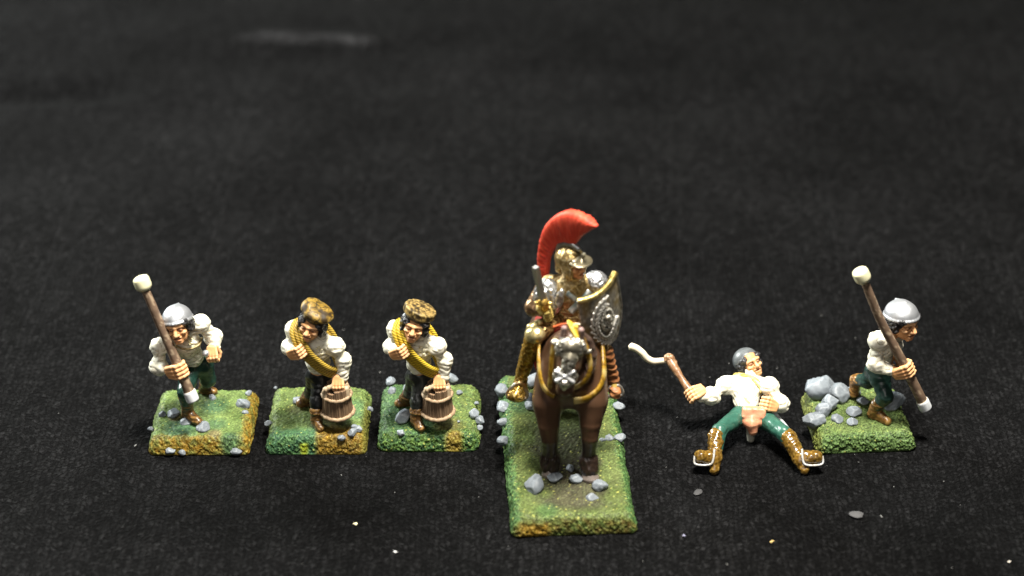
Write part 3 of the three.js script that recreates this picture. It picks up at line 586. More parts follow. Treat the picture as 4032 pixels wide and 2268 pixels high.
// ---------------------------------------------------------------- rightmost crewman: striding to the right with his rammer
{
  const t = thing('crewman_figurine', 'silver-helmeted crewman striding sideways with a rammer, on the mossy base heaped with grey stones', 'figurine', [69.2, 0, -10.3]);
  const tint = (x, y, z) => {
    const n = noise(x * 0.3 + 29, y * 0.2, z * 0.3), n2 = noise(x * 1.0 + 5, y, z);
    let c = mixc([0.115, 0.165, 0.05], [0.15, 0.195, 0.065], 0.5 + n);
    c = mixc(c, [0.06, 0.13, 0.04], 0.6 * smooth(7, 9, z + n2));
    c = mixc(c, [0.16, 0.15, 0.03], 0.7 * smooth(-8.4, -9.4, x));
    return mixc(c, [0.08, 0.14, 0.08], 0.7 * near(x, z, -2, -9, 4));
  };
  const bs = base(t, 9.8, 9.6, 3.6, tint, [[-7.3, 4.8, -6.1, 2.6], [-4.8, 4.2, -8.8, 1.6], [-3.0, 4.4, -4.4, 2.2], [-5.5, 4.8, -1.4, 1.6], [-7.2, 3.9, 0.9, 1.9], [-9.4, 3.8, 3.3, 1.9], [-4.9, 3.6, 3.2, 1.25], [-1.1, 3.9, 1.3, 1.4], [-2, 3.7, 4.4, 1.1], [7.3, 4.2, -1.4, 1.9], [0.4, 4, -6, 1.1], [1.5, 4, -2.5, 1.3]], { s: 67, rough: 1.5, tone: 1.05 });
  bs.rotation.y = 3.5 * R;
  const J = { neck: [4.7, 22.0, 0.6], chest: [3.8, 19.2, 0.2], belly: [3.4, 15.8, -0.2], pelvis: [3.2, 13.0, -0.3], shR: [2.2, 21.4, 2.2], shL: [6.2, 20.4, -2.4], elR: [1.9, 17.0, 3.7], elL: [6.6, 16.8, -3.8], cuR: [4.5, 16.3, 4.8], cuL: [6.2, 14.8, -3.0], wrR: [5.3, 16.4, 5.1], wrL: [6.0, 14.2, -2.7],
    hipR: [3.5, 12.1, 0.9], knR: [4.5, 9.2, 3.4], anR: [2.9, 5.6, 2.4], toR: [5.2, 4.1, 4.6], btR: [3.5, 7.2, 2.8], hipL: [2.9, 12.0, -1.2], knL: [1.6, 9.6, -1.6], anL: [-0.2, 7.8, -4.6], toL: [0.2, 5.0, -5.6], btL: [0.6, 8.6, -3.4], puff: [2.1, 1.8], chestRot: [0, 62, -14] };
  const m = frame([6.7, 25.4, 1.3], 40, -2, -3, 1.28);
  const b = crewBody(t, J, m, (F) => {
    fist(F, [7.65, 16.9, 5.1], [15, -30, 0.5], [-2.4, -0.4, -0.2], 0.82, { flip: -1, gap: 0.78 });
    fist(F, [6, 13.2, -2.4], [0.5, 0, 1], [0, 1.4, -0.4], 0.5, { gap: 0.7, r: 0.4 });
  }, paint([0.012, 0.034, 0.026], [0.004, 0.01, 0.008], [0.05, 0.10, 0.08]));
  hairMesh(m, b, { low: -1.4 }); helmetMesh(m, b, { ridgeUp: 0.15 });
  rammer([-2.8, 37.9, 4.8], [12.2, 7.9, 5.3], t, 0.45);
}
// ---------------------------------------------------------------- armoured rider on a brown horse
{
  const t = thing('knight_figurine', 'knight in gold armour with tall red crest riding a brown horse on the long base', 'figurine', [10.3, 0, 0.8]);
  const tint = (x, y, z) => {
    const n = noise(x * 0.22 + 39, y * 0.2, z * 0.22), n2 = noise(x * 0.9 + 15, y * 0.9, z * 0.9);
    let c = mixc([0.115, 0.15, 0.042], [0.15, 0.175, 0.06], 0.5 + n);
    c = mixc(c, [0.075, 0.068, 0.04], 0.9 * smooth(7, 3.5, Math.abs(x - 0.5 + n * 5)) * smooth(23.5, 20, z) * smooth(-10, 0, z));
    c = mixc(c, [0.11, 0.095, 0.06], 0.6 * near(x, z, 1, 17, 7));
    c = mixc(c, [0.045, 0.032, 0.02], 0.8 * near(x, z, 0.8, 10, 6.5));
    c = mixc(c, [0.05, 0.14, 0.045], 0.8 * smooth(9.3, 11, Math.abs(x) + n2) + 0.5 * near(x, z, -5, 22, 3));
    c = mixc(c, [0.06, 0.13, 0.06], 0.8 * near(x, z, -9, -14, 5));
    c = mixc(c, mixc([0.10, 0.13, 0.03], [0.14, 0.09, 0.02], 0.5 + n2), smooth(24, 24.8, z));
    return mixc(c, OCHRE, 0.9 * near(x, z, -7.5, 25, 4) * smooth(3, 2, y));
  };
  const bs = base(t, 11.8, 25.2, 3.7, tint, [[-6, 4, 14.6, 2.0], [-2.1, 4, 12.4, 1.2], [1.9, 4, 12.9, 1.4], [6.4, 4, 15.4, 1.5], [-11.9, 2.5, -2.5, 1.2], [-12, 3.5, -18.4, 1.6], [-12.2, 3, -13.6, 1.3], [-12.1, 2.5, -9, 1.2], [-6, 4.5, -20.5, 1.6], [-6.6, 4, -15.1, 1.2], [-6.4, 4, -12.1, 1.4], [11.2, 3.3, -12.2, 1.1], [10.9, 3.5, -0.8, 1.1], [8.7, 3.7, -0.5, 0.8], [7.5, 3.7, 0, 0.6], [0.8, 3.9, 9.3, 0.8], [4.8, 3.4, 18.6, 1.3]].map(p => [p[0] - Math.sin(3.2 * R) * p[2], p[1], p[2], p[3]]), { s: 90, cell: 0.24, rough: 1.15, lumps: [[[-9.5, 3.2, -20], 2.6]] });
  bs.rotation.y = 3.2 * R;
  // horse
  const H = new Field();
  H.cap([0.9, 24.6, 5.0], [0.6, 24.4, -10], 6.15, 6.0, 1.5).ell([0.9, 22.6, 6.4], [6.35, 6.0, 5.0], 1.5).ell([0.6, 23.5, -12], [6.3, 6.6, 5], 1.5);
  H.chain([[0.8, 27.0, 4.5], [0.7, 31.2, 8.6], [0.5, 34.3, 11.4]], [5.0, 3.7, 2.5], 1.2).chain([[0.5, 34.1, 12.1], [0.1, 30.6, 13.9], [-0.45, 27.0, 14.8]], [2.6, 2.3, 1.7], 0.8).ell([-0.5, 26.0, 14.9], [1.7, 1.5, 1.6], 0.5);
  for (const s of [-1, 1]) H.cap([-0.5 + 0.55 * s, 25.9, 15.9], [-0.5 + 0.6 * s, 26.0, 16.2], 0.3, 0.3, 0.2).ell([0.3 + 1.6 * s, 32.6, 13.6], [0.5, 0.6, 0.6], 0.3);
  H.ell([5.0, 20.6, 7.6], [2.7, 4.6, 3.6], 1.2).chain([[4.7, 19.2, 9.4], [4.55, 15.4, 10.6], [4.4, 12.6, 11.2], [4.35, 11.0, 11.1], [4.3, 8.6, 10.9], [4.3, 7.2, 11.0], [4.5, 5.6, 11.8]], [2.8, 2.1, 1.65, 1.4, 1.3, 1.75, 1.6], 1.5);
  H.ell([-3.6, 20.2, 7.4], [2.7, 4.6, 3.4], 1.2).chain([[-3.5, 18.4, 8.6], [-3.35, 14.6, 9.9], [-3.15, 11.8, 10.5], [-3.1, 10.4, 10.4], [-3.05, 8, 10.0], [-3.05, 6.8, 9.9], [-3.0, 5.4, 10.4]], [2.8, 2.1, 1.7, 1.45, 1.4, 1.9, 1.8], 1.5);
  for (const s of [-1, 1]) H.chain([[0.6 + 3.4 * s, 23, -11], [0.6 + 3.9 * s, 17.2, -8.6], [0.6 + 3.7 * s, 11.8, -13.6], [0.6 + 3.6 * s, 7.2, -12.8], [0.6 + 3.6 * s, 5.4, -11.6]], [4.2, 2.7, 1.5, 1.1, 1.3], 0.9);
  H.disp = (x, y, z) => -0.10 * noise(x * 0.5, y * 0.3, z * 0.5) - 0.22 * smooth(9.5, 7.5, y) * ridge(x * 1.2, y * 0.35, z * 1.2);
  const hp = paint([0.064, 0.033, 0.018], [0.022, 0.011, 0.007], [0.15, 0.08, 0.045], { hs: 0.10, h0: 0.9, n: 0.07, f: 0.4 });
  const horse = part('horse', H.mesh(0.22, (x, y, z, l) => mixc(hp(x, y, z, l), [0.014, 0.009, 0.007], smooth(13.5, 10.5, y + noise(x, y, z)) * 0.9)), M.satin, t);
  const hoofC = paint([0.14, 0.115, 0.10], [0.03, 0.02, 0.015], [0.3, 0.27, 0.25], { n: 0.3 });
  for (const [x, z] of [[4.6, 12.2], [-2.95, 10.9], [4.2, -11.2], [-3.0, -11.2]]) { const F = new Field(); F.cap([x, 4.1, z + 0.15], [x, 5.3, z - 0.2], 1.75, 1.25, 0.3).half([x, 3.6, z], [0, -1, 0]); part('hoof', F.mesh(0.15, hoofC), M.satin, horse); }
  for (const [p, q] of [[[-0.75, 36.0, 12.2], [-0.75, 38.0, 12.9]], [[2.2, 35.8, 12.2], [2.35, 37.6, 12.9]]]) { const F = new Field(); F.cap(p, q, 0.85, 0.55, 0.3); part('ear', F.mesh(0.12, paint([0.17, 0.10, 0.085], [0.05, 0.03, 0.02], [0.4, 0.3, 0.28])), M.satin, horse); }
  const hair = paint([0.05, 0.03, 0.022], [0.015, 0.01, 0.008], [0.15, 0.11, 0.09], { hs: 0.15 });
  { const F = new Field(); F.chain([[2.0, 35.2, 10.6], [3.6, 33, 9.6], [4.3, 30.2, 9.4], [4.2, 27.6, 10.2], [3.4, 25.4, 11.2]], [0.9, 1.1, 1.2, 1.0, 0.5], 1.2); F.disp = (x, y, z) => -0.06 * Math.sin(x * 3.2 + y * 4.1 + z * 3); part('mane', F.mesh(0.16, hair), M.satin, horse); }
  { const F = new Field(); F.chain([[0.6, 27, -16.5], [0.6, 24, -18.8], [0.7, 17, -18.6], [0.8, 11, -17.6]], [1.2, 1.7, 1.6, 0.5], 0.6); F.disp = (x, y, z) => -0.15 * Math.sin(x * 3.3 + z * 2); part('tail', F.mesh(0.24, hair), M.satin, horse); }
  // chamfron
  { const F = new Field();
    F.ell([0.45, 34.3, 13.8], [3.0, 2.3, 1.5], 0.4).ell([0.5, 34.8, 14.6], [1.3, 1.25, 0.85], 0.12).ell([0.35, 33.5, 15.1], [0.55, 0.85, 0.6], 0.12);
    F.cap([0.2, 34.2, 14.2], [-2.7, 35.0, 12.8], 0.9, 0.45, 0.3).cap([0.6, 34, 14.2], [3.9, 33.2, 13.2], 0.95, 0.42, 0.3).cap([0.3, 33.2, 14.5], [-2.1, 32.6, 13.4], 0.8, 0.4, 0.3);
    F.cap([0.3, 32.8, 14.8], [-0.2, 30.6, 15.2], 1.5, 1.25, 0.4).ell([-0.55, 29.1, 15.2], [2.3, 2.2, 1.25], 0.4).cap([-0.6, 27.9, 15.6], [-0.7, 26.2, 16.0], 1.5, 0.4, 0.4);
    const rel = (x, y, z) => noise(x * 1.5, y * 1.5, z * 1.5) + 0.5 * noise(x * 3, y * 3, z * 3);
    F.disp = (x, y, z) => -0.2 * rel(x, y, z) * smooth(0, 0.6, Math.hypot(x - 0.5, y - 34.7) - 1.3);
    const p = paint([0.36, 0.33, 0.25], [0.045, 0.035, 0.015], [0.85, 0.83, 0.75], { ws: 0.18, hs: 0.14, h0: 1.5, n: 0.3 });
    const ch = part('chamfron', F.mesh(0.12, p), M.silver, horse);
    const G = new Field(); G.cap([-2.15, 30.5, 15.9], [0.9, 28.7, 16.6], 0.42, 0.42, 0.1).cap([0.95, 30.5, 15.9], [-2.1, 28.9, 16.5], 0.42, 0.42, 0.1);
    part('crossed_band', G.mesh(0.1, paint([0.72, 0.73, 0.72], [0.2, 0.18, 0.14], [0.9, 0.9, 0.9])), M.silver, ch);
    const Q = new Field(); Q.chain([[0.3, 37.9, 10.9], [1.0, 37.5, 12.0], [1.3, 36.4, 13.0], [1.0, 35.6, 13.8]], [0.55, 0.75, 0.7, 0.45], 0.3); Q.disp = (x, y, z) => -0.12 * Math.sin(x * 4 + y * 4);
    part('forelock', Q.mesh(0.12, paint([0.42, 0.27, 0.02], [0.15, 0.08, 0.01], [0.65, 0.5, 0.12])), M.satin, horse); }
  const yel = (s, a, q) => { const n = noise(q.x * 1.6, q.y * 1.6, q.z * 1.6); return mixc(mixc([0.30, 0.17, 0.012], [0.11, 0.055, 0.007], clamp(n * 2.2 + 0.15)), [0.55, 0.43, 0.16], clamp(noise(q.x * 0.5 + 3, q.y * 0.5, q.z * 0.5) * 1.5 - 0.2)); };
  const strap = (name, pts, w, c = [0.8, 24.6, 6]) => part(name, sweep(pts, w, yel, { flat: 0.5, seg: 60, up: (s, p) => [p.x - c[0], (p.y - c[1]) * 0.4, p.z - c[2]] }), M.satin, horse);
  strap('rein', [[-2.4, 35.0, 11.8], [-2.85, 32.4, 12.8], [-3.05, 30, 13.2], [-3.15, 27.6, 13.2], [-3.3, 25.6, 12.8], [-3.3, 24.4, 11.8]], 0.5);
  strap('rein', [[2.3, 36.0, 11.4], [3.2, 33.8, 12.3], [3.95, 31.4, 12.8], [4.1, 29.2, 13.1], [3.5, 27.3, 13.3], [2.2, 25.8, 13.3], [0.8, 25.2, 13.6]], 0.5);
  strap('breast_strap', [[-5.2, 29.4, 4.0], [-5.3, 27.6, 7.6], [-5.1, 25.6, 9.2], [-4.5, 23.8, 10.5], [-3.5, 22.7, 11.3], [-2.4, 22.2, 11.7]], 0.6);
  strap('breast_strap', [[6.7, 28.6, 4.0], [6.9, 26.6, 7.6], [6.85, 24.8, 9.0], [6.1, 23.2, 10.2], [4.8, 22.2, 11.2], [3.2, 21.6, 11.8], [1.2, 21.4, 12.0]], 0.85);
  // saddle cloth
  { const F = new Field(), cx = 0.75, cy = 24.6;
    F.push([cx, 26, -3], 11, 0.2, (x, y, z) => { const r = Math.hypot(x - cx, y - cy), e = Math.abs(r - 6.75) - 0.32, b = Math.max(Math.abs(z + 3) - 5.2, 19.5 - y); return Math.max(e, b) + 0; });
    F.cap([cx - 2.4, 31.0, 1.6], [cx + 2.4, 31.0, 1.6], 0.7, 0.7, 0.5).cap([cx, 31.4, -7], [cx, 31, 1], 1.0, 0.8, 0.8);
    part('saddle_cloth', F.mesh(0.2, paint([0.30, 0.035, 0.022], [0.07, 0.012, 0.008], [0.52, 0.16, 0.08], { hs: 0.05, h0: 1.5, n: 0.2 })), M.cloth, horse);
    part('pommel_edge', sweep([[-2.6, 31.6, 2.3], [-0.6, 32.35, 2.4], [1.6, 32.4, 2.4], [3.6, 31.8, 2.2]], 0.24, (s) => s < 0.45 ? [0.4, 0.09, 0.03] : [0.6, 0.55, 0.4], { seg: 24 }), M.satin, horse); }
  // rider
  const m = frame([0.8, 43.5, -0.9], 50, -9, 0, 1.04), J = { neck: [0.8, 40.4, -1.5], chest: [0.6, 37.4, -1.3], pelvis: [0.6, 31.8, -2.5] };
  const B = new Field(); headField(B, m, J.neck);
  B.cap(J.neck, J.pelvis, 1.6, 2.0, 0.6);
  for (const [s, el, ha, kn, an, to] of [[-1, [-6.0, 34.0, -0.8], [-4.3, 34.3, 1.4], [-5.7, 30.4, 3.4], [-8.4, 20.4, 1.6], [-9.7, 17.6, 4.4]], [1, [6.2, 34.2, -1.0], [5.4, 34.0, 1.8], [6.2, 29.4, 3.0], [8.8, 20.2, 1.6], [9.4, 17.8, 3.6]]]) B.chain([J.neck, [0.7 + 4.2 * s, 38.3, -2.3], el, ha], [0.9, 1.0, 0.85, 0.7], 0.4).chain([J.pelvis, [0.6 + 3.4 * s, 31, -1.4], kn, an, to], [1.4, 1.4, 1.1, 0.8, 0.6], 0.4);
  fist(B, [-3.9, 34.6, 2.3], [-1, 4.6, 1.8], [-1.2, -0.2, -1.6], 0.5, { flip: -1, gap: 0.72, r: 0.4 });
  fist(B, [5.2, 34.2, 2.6], [0, 1, 0], [0.8, -0.2, -1.4], 0.4, { gap: 0.7, r: 0.4 });
  const rider = part('rider_body', B.mesh(0.15, (() => { const s = skinPaint(m); return (x, y, z, l) => s(x, y, z, l).map((v, i) => v * (y < 40.8 ? [0.5, 0.65, 0.35] : [0.95, 0.8, 0.7])[i]); })()), M.paint, t);
  const scroll = (a, f) => (x, y, z) => -a * (ridge(x * f, y * f, z * f) - 0.5) - a * 0.5 * noise(x * f * 2.6, y * f * 2.6, z * f * 2.6);
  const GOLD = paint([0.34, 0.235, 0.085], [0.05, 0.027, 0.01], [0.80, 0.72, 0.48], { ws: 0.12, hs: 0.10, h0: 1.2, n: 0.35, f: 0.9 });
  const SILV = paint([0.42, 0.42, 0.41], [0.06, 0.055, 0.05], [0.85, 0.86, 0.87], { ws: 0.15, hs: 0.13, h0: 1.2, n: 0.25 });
  { const F = new Field(); F.ell([0.6, 37.6, -1.2], [3.5, 3.4, 2.7], 0.6).ell([0.65, 34, -1.8], [2.9, 2.6, 2.4], 0.8).cap([-3.2, 38.6, -2], [4.8, 38.5, -2.2], 1.7, 1.7, 0.6).cap([0.8, 41.4, -1.3], [0.8, 39.6, -1.2], 1.55, 2.0, 0.5);
    for (let i = 0; i < 3; i++) F.cap([0.5, 41.3 - i * 0.55, 0.0 + i * 0.2], [2.2, 41.2 - i * 0.55, -0.1 + i * 0.2], 0.3, 0.3, 0.15);
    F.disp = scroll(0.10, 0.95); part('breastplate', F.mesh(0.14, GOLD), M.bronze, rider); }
  { const F = new Field(); F.ell([0.6, 31.8, -2.2], [3.4, 1.7, 2.8], 0.6).cap([-1.8, 31.6, -1.2], [-5.6, 30.6, 3.4], 2.1, 1.6, 0.5).cap([3, 31.4, -1.2], [6.1, 29.4, 2.8], 2.1, 1.7, 0.5).cap([6.1, 29.4, 2.8], [7.4, 25.4, 2.2], 1.7, 1.5, 0.4); F.disp = scroll(0.14, 0.9); part('leg_armour', F.mesh(0.16, paint([0.22, 0.12, 0.04], [0.03, 0.014, 0.006], [0.6, 0.45, 0.2], { n: 0.3, ws: 0.18 })), M.gold, rider); }
  { const F = new Field(); F.ell([-6.0, 30.8, 3.6], [2.1, 1.7, 1.8], 0.3, [20, -30, 20]).cap([-5.2, 32.6, 2.2], [-6.9, 32.0, 3.0], 0.7, 0.7, 0.4); F.disp = scroll(0.04, 1.0); part('knee_guard', F.mesh(0.12, paint([0.55, 0.45, 0.2], [0.08, 0.04, 0.01], [0.9, 0.86, 0.65])), M.gold, rider); }
  { const F = new Field(); F.cap([-6.3, 29.4, 3.2], [-8.3, 21.0, 1.8], 1.75, 1.3, 0.4); F.disp = scroll(0.13, 0.85); part('greave', F.mesh(0.13, paint([0.40, 0.235, 0.03], [0.045, 0.02, 0.006], [0.72, 0.55, 0.2], { n: 0.35, ws: 0.12, f: 1 })), M.gold, rider); }
  { const F = new Field(); F.cap([-8.4, 20.4, 1.8], [-8.7, 18.6, 2.2], 1.2, 1.3, 0.3).cap([-8.8, 18.4, 2.4], [-9.6, 17.5, 4.4], 1.4, 1.3, 0.3).box([-9.3, 17.3, 3.8], [1.6, 0.7, 1.5], 0.5, 0.4, [0, -20, 0]); F.disp = scroll(0.1, 1.2); const b = part('boot', F.mesh(0.13, paint([0.42, 0.24, 0.03], [0.06, 0.03, 0.008], [0.75, 0.58, 0.25], { ws: 0.2 })), M.gold, rider);
    part('stirrup', sweep([[-11.2, 16.9, 3.7], [-10.3, 18.9, 3.6], [-8.9, 19.8, 3.5], [-7.7, 18.7, 3.6], [-7.5, 16.9, 3.9], [-9.3, 16.3, 4.4]], 0.36, (s, a, q) => mixc([0.5, 0.48, 0.4], [0.35, 0.2, 0.05], clamp(0.5 + noise(q.x, q.y, q.z) * 1.5)), { closed: true, seg: 60 }), M.silver, b); }
  { const F = new Field(); F.cap([7.2, 26.2, 2.4], [8.8, 19.8, 1.8], 1.65, 1.3, 0.4).cap([8.8, 19.8, 1.8], [9.0, 18.2, 2.0], 1.3, 1.2, 0.3).cap([9, 18.2, 2.2], [9.5, 17.6, 3.8], 1.2, 1.0, 0.3); F.disp = (x, y, z) => -0.12 * Math.sin(y * 4.6 + x * 1.2 + noise(x, y, z) * 2);
    const b = part('boot', F.mesh(0.13, paint([0.22, 0.085, 0.03], [0.05, 0.016, 0.006], [0.42, 0.2, 0.085], { ws: 0.2 })), M.paint, rider);
    part('stirrup', sweep([[7.6, 17.2, 3.4], [8.4, 18.6, 3.0], [10.2, 18.6, 2.8], [10.8, 17.0, 3.0], [9.3, 16.5, 3.4]], 0.36, () => [0.4, 0.38, 0.34], { closed: true, seg: 50 }), M.silver, b); }
  { const F = new Field(); F.cap([-4.6, 37.0, -2.2], [-6.1, 34.2, -0.9], 1.6, 1.7, 0.5).cap([-6.1, 34.0, -0.8], [-4.6, 34.3, 1.2], 1.5, 1.0, 0.4).ell([-6.3, 33.9, -0.9], [1.7, 1.7, 1.7], 0.3); F.disp = scroll(0.06, 1); part('sleeve', F.mesh(0.14, paint([0.20, 0.12, 0.06], [0.04, 0.02, 0.01], [0.4, 0.3, 0.2])), M.gold, rider); }
  { const F = new Field(); F.ell([-3.8, 36.9, -0.4], [2.5, 3.6, 2.0], 0.3, [0, 0, -6]).ell([-1.7, 36.2, 0.9], [0.95, 3.4, 0.9], 0.2, [10, 0, -14]).cap([-4.2, 38.6, 1.2], [-3.4, 35.6, 1.6], 0.5, 0.4, 0.15).cap([-2.9, 38.8, 1.0], [-2.4, 35.4, 1.4], 0.45, 0.35, 0.15); F.disp = scroll(0.13, 0.8); part('pauldron', F.mesh(0.12, SILV), M.silver, rider); }
  { const F = new Field(); F.ell([5.6, 38.9, -2.2], [2.3, 2.0, 2.2], 0.3, [0, 0, -25]); F.disp = scroll(0.12, 1.3); part('pauldron', F.mesh(0.12, paint([0.55, 0.56, 0.57], [0.08, 0.08, 0.08], [0.9, 0.9, 0.92])), M.silver, rider); }
  { const dk = (s, a, q) => mixc([0.16, 0.19, 0.18], [0.55, 0.56, 0.53], clamp(0.25 + 1.4 * noise(q.x * 0.9, q.y * 0.9, q.z * 0.9))), up = () => [0, 0.3, 1];
    part('sash', sweep([[4.3, 39.0, 1.4], [3.6, 38.2, 1.9], [2.4, 37.0, 2.2], [0.6, 35.0, 2.4]], 0.68, dk, { flat: 0.4, seg: 30, up }), M.silver, rider);
    part('sash', sweep([[-0.1, 38.7, 1.6], [1.2, 37.8, 2.0], [2.5, 36.9, 2.1]], 0.52, dk, { flat: 0.4, seg: 30, up }), M.silver, rider); }
  // helmet, visor and crest
  { const F = new Field(); F.at(m).ell([0, 1.0, -0.35], [2.45, 2.45, 2.8], 0.3).ell([0, -0.6, -1.6], [2.2, 1.6, 1.4], 0.5);
    for (const s of [-1, 1]) F.ell([1.85 * s, -1.0, 0.35], [0.6, 1.7, 1.25], 0.3).cap([1.6 * s, -2.2, 1.1], [0.7 * s, -2.6, 1.7], 0.4, 0.3, 0.3);
    F.ell([0, -1.0, 2.6], [1.45, 1.75, 2.1], 0.2, [0, 0, 0], 1); F.disp = scroll(0.09, 1.0);
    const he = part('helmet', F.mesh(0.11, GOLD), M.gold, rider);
    const G = new Field(); G.at(m).ell([0, 1.05, 2.3], [2.3, 0.32, 2.0], 0.2, [14, 0, 0]).cap([-1.6, 1.5, 2.1], [1.2, 1.9, 2.2], 0.35, 0.3, 0.3).cap([-0.6, 0.9, 3.0], [0.3, 1.9, 2.3], 0.3, 0.25, 0.2);
    part('visor', G.mesh(0.1, paint([0.56, 0.50, 0.33], [0.1, 0.06, 0.02], [0.92, 0.9, 0.78])), M.gold, he);
    const f2 = frame([0.67, 45.05, -1.0], 52, 0, 0), K = new Field(); K.at(f2).chain([[0, 0.2, -3.0], [0, 1.7, -2.5], [0, 2.5, -1.2], [0, 2.75, 0.4], [0, 2.3, 1.7]], [0.55, 0.62, 0.62, 0.6, 0.5], 0.3);
    part('comb', K.mesh(0.11, paint([0.42, 0.43, 0.42], [0.1, 0.09, 0.07], [0.75, 0.76, 0.75])), M.silver, he);
    const O = [[6.0, 8.6], [3.2, 9.7], [-0.3, 9.7], [-3.4, 7.8], [-5.9, 4.4], [-7.0, 0.5], [-7.3, -3.2], [-6.9, -5.6], [-5.9, -7.4]], I = [[4.6, 7.3], [2.6, 5.3], [0.9, 3.0], [-1.6, 2.4], [-3.2, 1.2], [-4.3, -0.8], [-5.0, -3.3], [-5.1, -5.0], [-5.3, -7.0]];
    const cv = (L) => new THREE.CatmullRomCurve3(L.map(q => new THREE.Vector3(0, q[1], q[0])), false, 'centripetal'), co = cv(O), ci = cv(I), seg = 220, ring = 26, P = [], C = [], idx = [], pv = new THREE.Vector3();
    for (let i = 0; i <= seg; i++) {
      const s = i / seg, a = co.getPoint(s), b = ci.getPoint(s), w = 0.95 * smooth(-0.02, 0.08, s) * smooth(1.04, 0.8, s) + 0.3;
      for (let j = 0; j < ring; j++) {
        const th = j / ring * 6.2832, ca = Math.cos(th), k = 0.5 + 0.5 * Math.sign(ca) * Math.pow(Math.abs(ca), 0.7), out = smooth(0.2, 0.95, k);
        const gr = (0.035 * Math.sin(s * 170 + k * 6 + 3 * noise(s * 9, k, 1)) + 0.11 * noise(s * 26, k * 2, 3)) * smooth(0.15, 0.8, Math.sin(th) ** 2 + out * 0.6);
        pv.copy(b).lerp(a, k).add(new THREE.Vector3(Math.sign(Math.sin(th)) * Math.pow(Math.abs(Math.sin(th)), 0.6) * (w * (0.62 + 0.5 * k)) + gr, gr * 1.4 * out, gr * out));
        pv.applyMatrix4(f2); P.push(pv.x * MM, pv.y * MM, pv.z * MM);
        const n = noise(s * 34, k * 3, j * 0.1); C.push(...mixc(mixc([0.52, 0.035, 0.018], [0.25, 0.012, 0.01], clamp(-gr * 6 + 0.1)), [0.72, 0.10, 0.05], clamp(out * 0.5 + n * 0.6)));
      }
    }
    for (let i = 0; i < seg; i++) for (let j = 0; j < ring; j++) { const a = i * ring + j, b = i * ring + (j + 1) % ring; idx.push(a, b, a + ring, b, b + ring, a + ring); }
    for (const e of [0, seg]) { const k = P.length / 3; let x = 0, y = 0, z = 0; for (let j = 0; j < ring; j++) { const q = (e * ring + j) * 3; x += P[q] / ring; y += P[q + 1] / ring; z += P[q + 2] / ring; } P.push(x, y, z); C.push(0.5, 0.04, 0.02); for (let j = 0; j < ring; j++) { const a = e * ring + j, b = e * ring + (j + 1) % ring; e ? idx.push(k, a, b) : idx.push(k, b, a); } }
    part('crest', geom(new Float32Array(P), null, new Float32Array(C), idx), M.paint, he); }
  // sword
  { const hilt = [-4.1, 35.2, 2.4], tip = [-6.1, 47.4, 6.0], d = V(tip).sub(V(hilt)).normalize(), q = new THREE.Quaternion().setFromUnitVectors(new THREE.Vector3(0, 1, 0), d), P = new THREE.Shape();
    P.moveTo(-0.6, 0); P.lineTo(0, 0.45); P.lineTo(0.6, 0); P.lineTo(0, -0.45); P.closePath();
    const g = new THREE.ExtrudeGeometry(P, { depth: 9.6, bevelEnabled: true, bevelSize: 0.08, bevelThickness: 0.25, bevelSegments: 2 }).rotateX(-Math.PI / 2).applyQuaternion(q).translate(hilt[0] + d.x * 2.4, hilt[1] + d.y * 2.4, hilt[2] + d.z * 2.4).scale(MM, MM, MM);
    const sw = part('sword', g, new THREE.MeshPhysicalMaterial({ color: new THREE.Color(0.40, 0.41, 0.40), metalness: 0.75, roughness: 0.42 }), t);
    const F = new Field(); F.cap(add(hilt, [d.x, d.y, d.z], 0.2), add(hilt, [d.x, d.y, d.z], 2.6), 0.85, 1.0, 0.2).cap(add(add(hilt, [d.x, d.y, d.z], 2.3), [-1.3, 0, 0]), add(add(hilt, [d.x, d.y, d.z], 2.3), [1.3, 0, 0.2]), 0.42, 0.42, 0.2);
    part('hilt', F.mesh(0.11, paint([0.52, 0.32, 0.06], [0.1, 0.05, 0.01], [0.8, 0.65, 0.3])), M.gold, sw); }
  // shield
  { const C0 = [6.5, 34.5, 3.6], e1 = V([0.79, 0.42, -0.45]).normalize(), n = V([0.49, 0.02, 0.87]).normalize(), up = V([-0.13, 0.98, 0.12]).normalize(), hw = (v) => v < 0.45 ? 4.5 + 0.15 * v : 4.57 * Math.sqrt(Math.max(0, 1 - ((v - 0.45) / 0.56) ** 2));
    const at = (u, v, o) => { const w = hw(v), sag = -0.8 * (1 - u * u) * (1 - v) ** 2, q = V(C0).addScaledVector(e1, u * w).addScaledVector(n, o + 1.1 * (1 - (u * w / 4.5) ** 2) - 0.9 * (v - 0.4) ** 2 * 2); q.addScaledVector(up, 7.1 - 14.2 * v + sag); return [q.x, q.y, q.z]; };
    const nu = 40, nv = 60, P = [], C = [], idx = [];
    for (const sh of [0, 1]) for (let v = 0; v <= nv; v++) for (let u = 0; u <= nu; u++) { const uu = u / nu * 2 - 1, vv = v / nv * 0.995, q = at(uu, vv, sh ? -0.55 : 0.05 * noise(uu * 6, vv * 12, 1)); P.push(q[0] * MM, q[1] * MM, q[2] * MM); const g = noise(uu * 2, vv * 4, 2), d = Math.max(Math.abs(uu), 0) > 0.9 ? 0.25 : 0; C.push(...mixc(mixc([0.135, 0.125, 0.105], [0.21, 0.155, 0.065], clamp(0.5 + g * 1.6)), [0.55, 0.53, 0.46], clamp(d + 0.7 * noise(uu * 9, vv * 16, 5)))); }
    const S = (nu + 1) * (nv + 1);
    for (let v = 0; v < nv; v++) for (let u = 0; u < nu; u++) { const a = u + (nu + 1) * v, b = a + 1, c = a + nu + 1, d = c + 1; idx.push(a, c, b, b, c, d, S + a, S + b, S + c, S + b, S + d, S + c); }
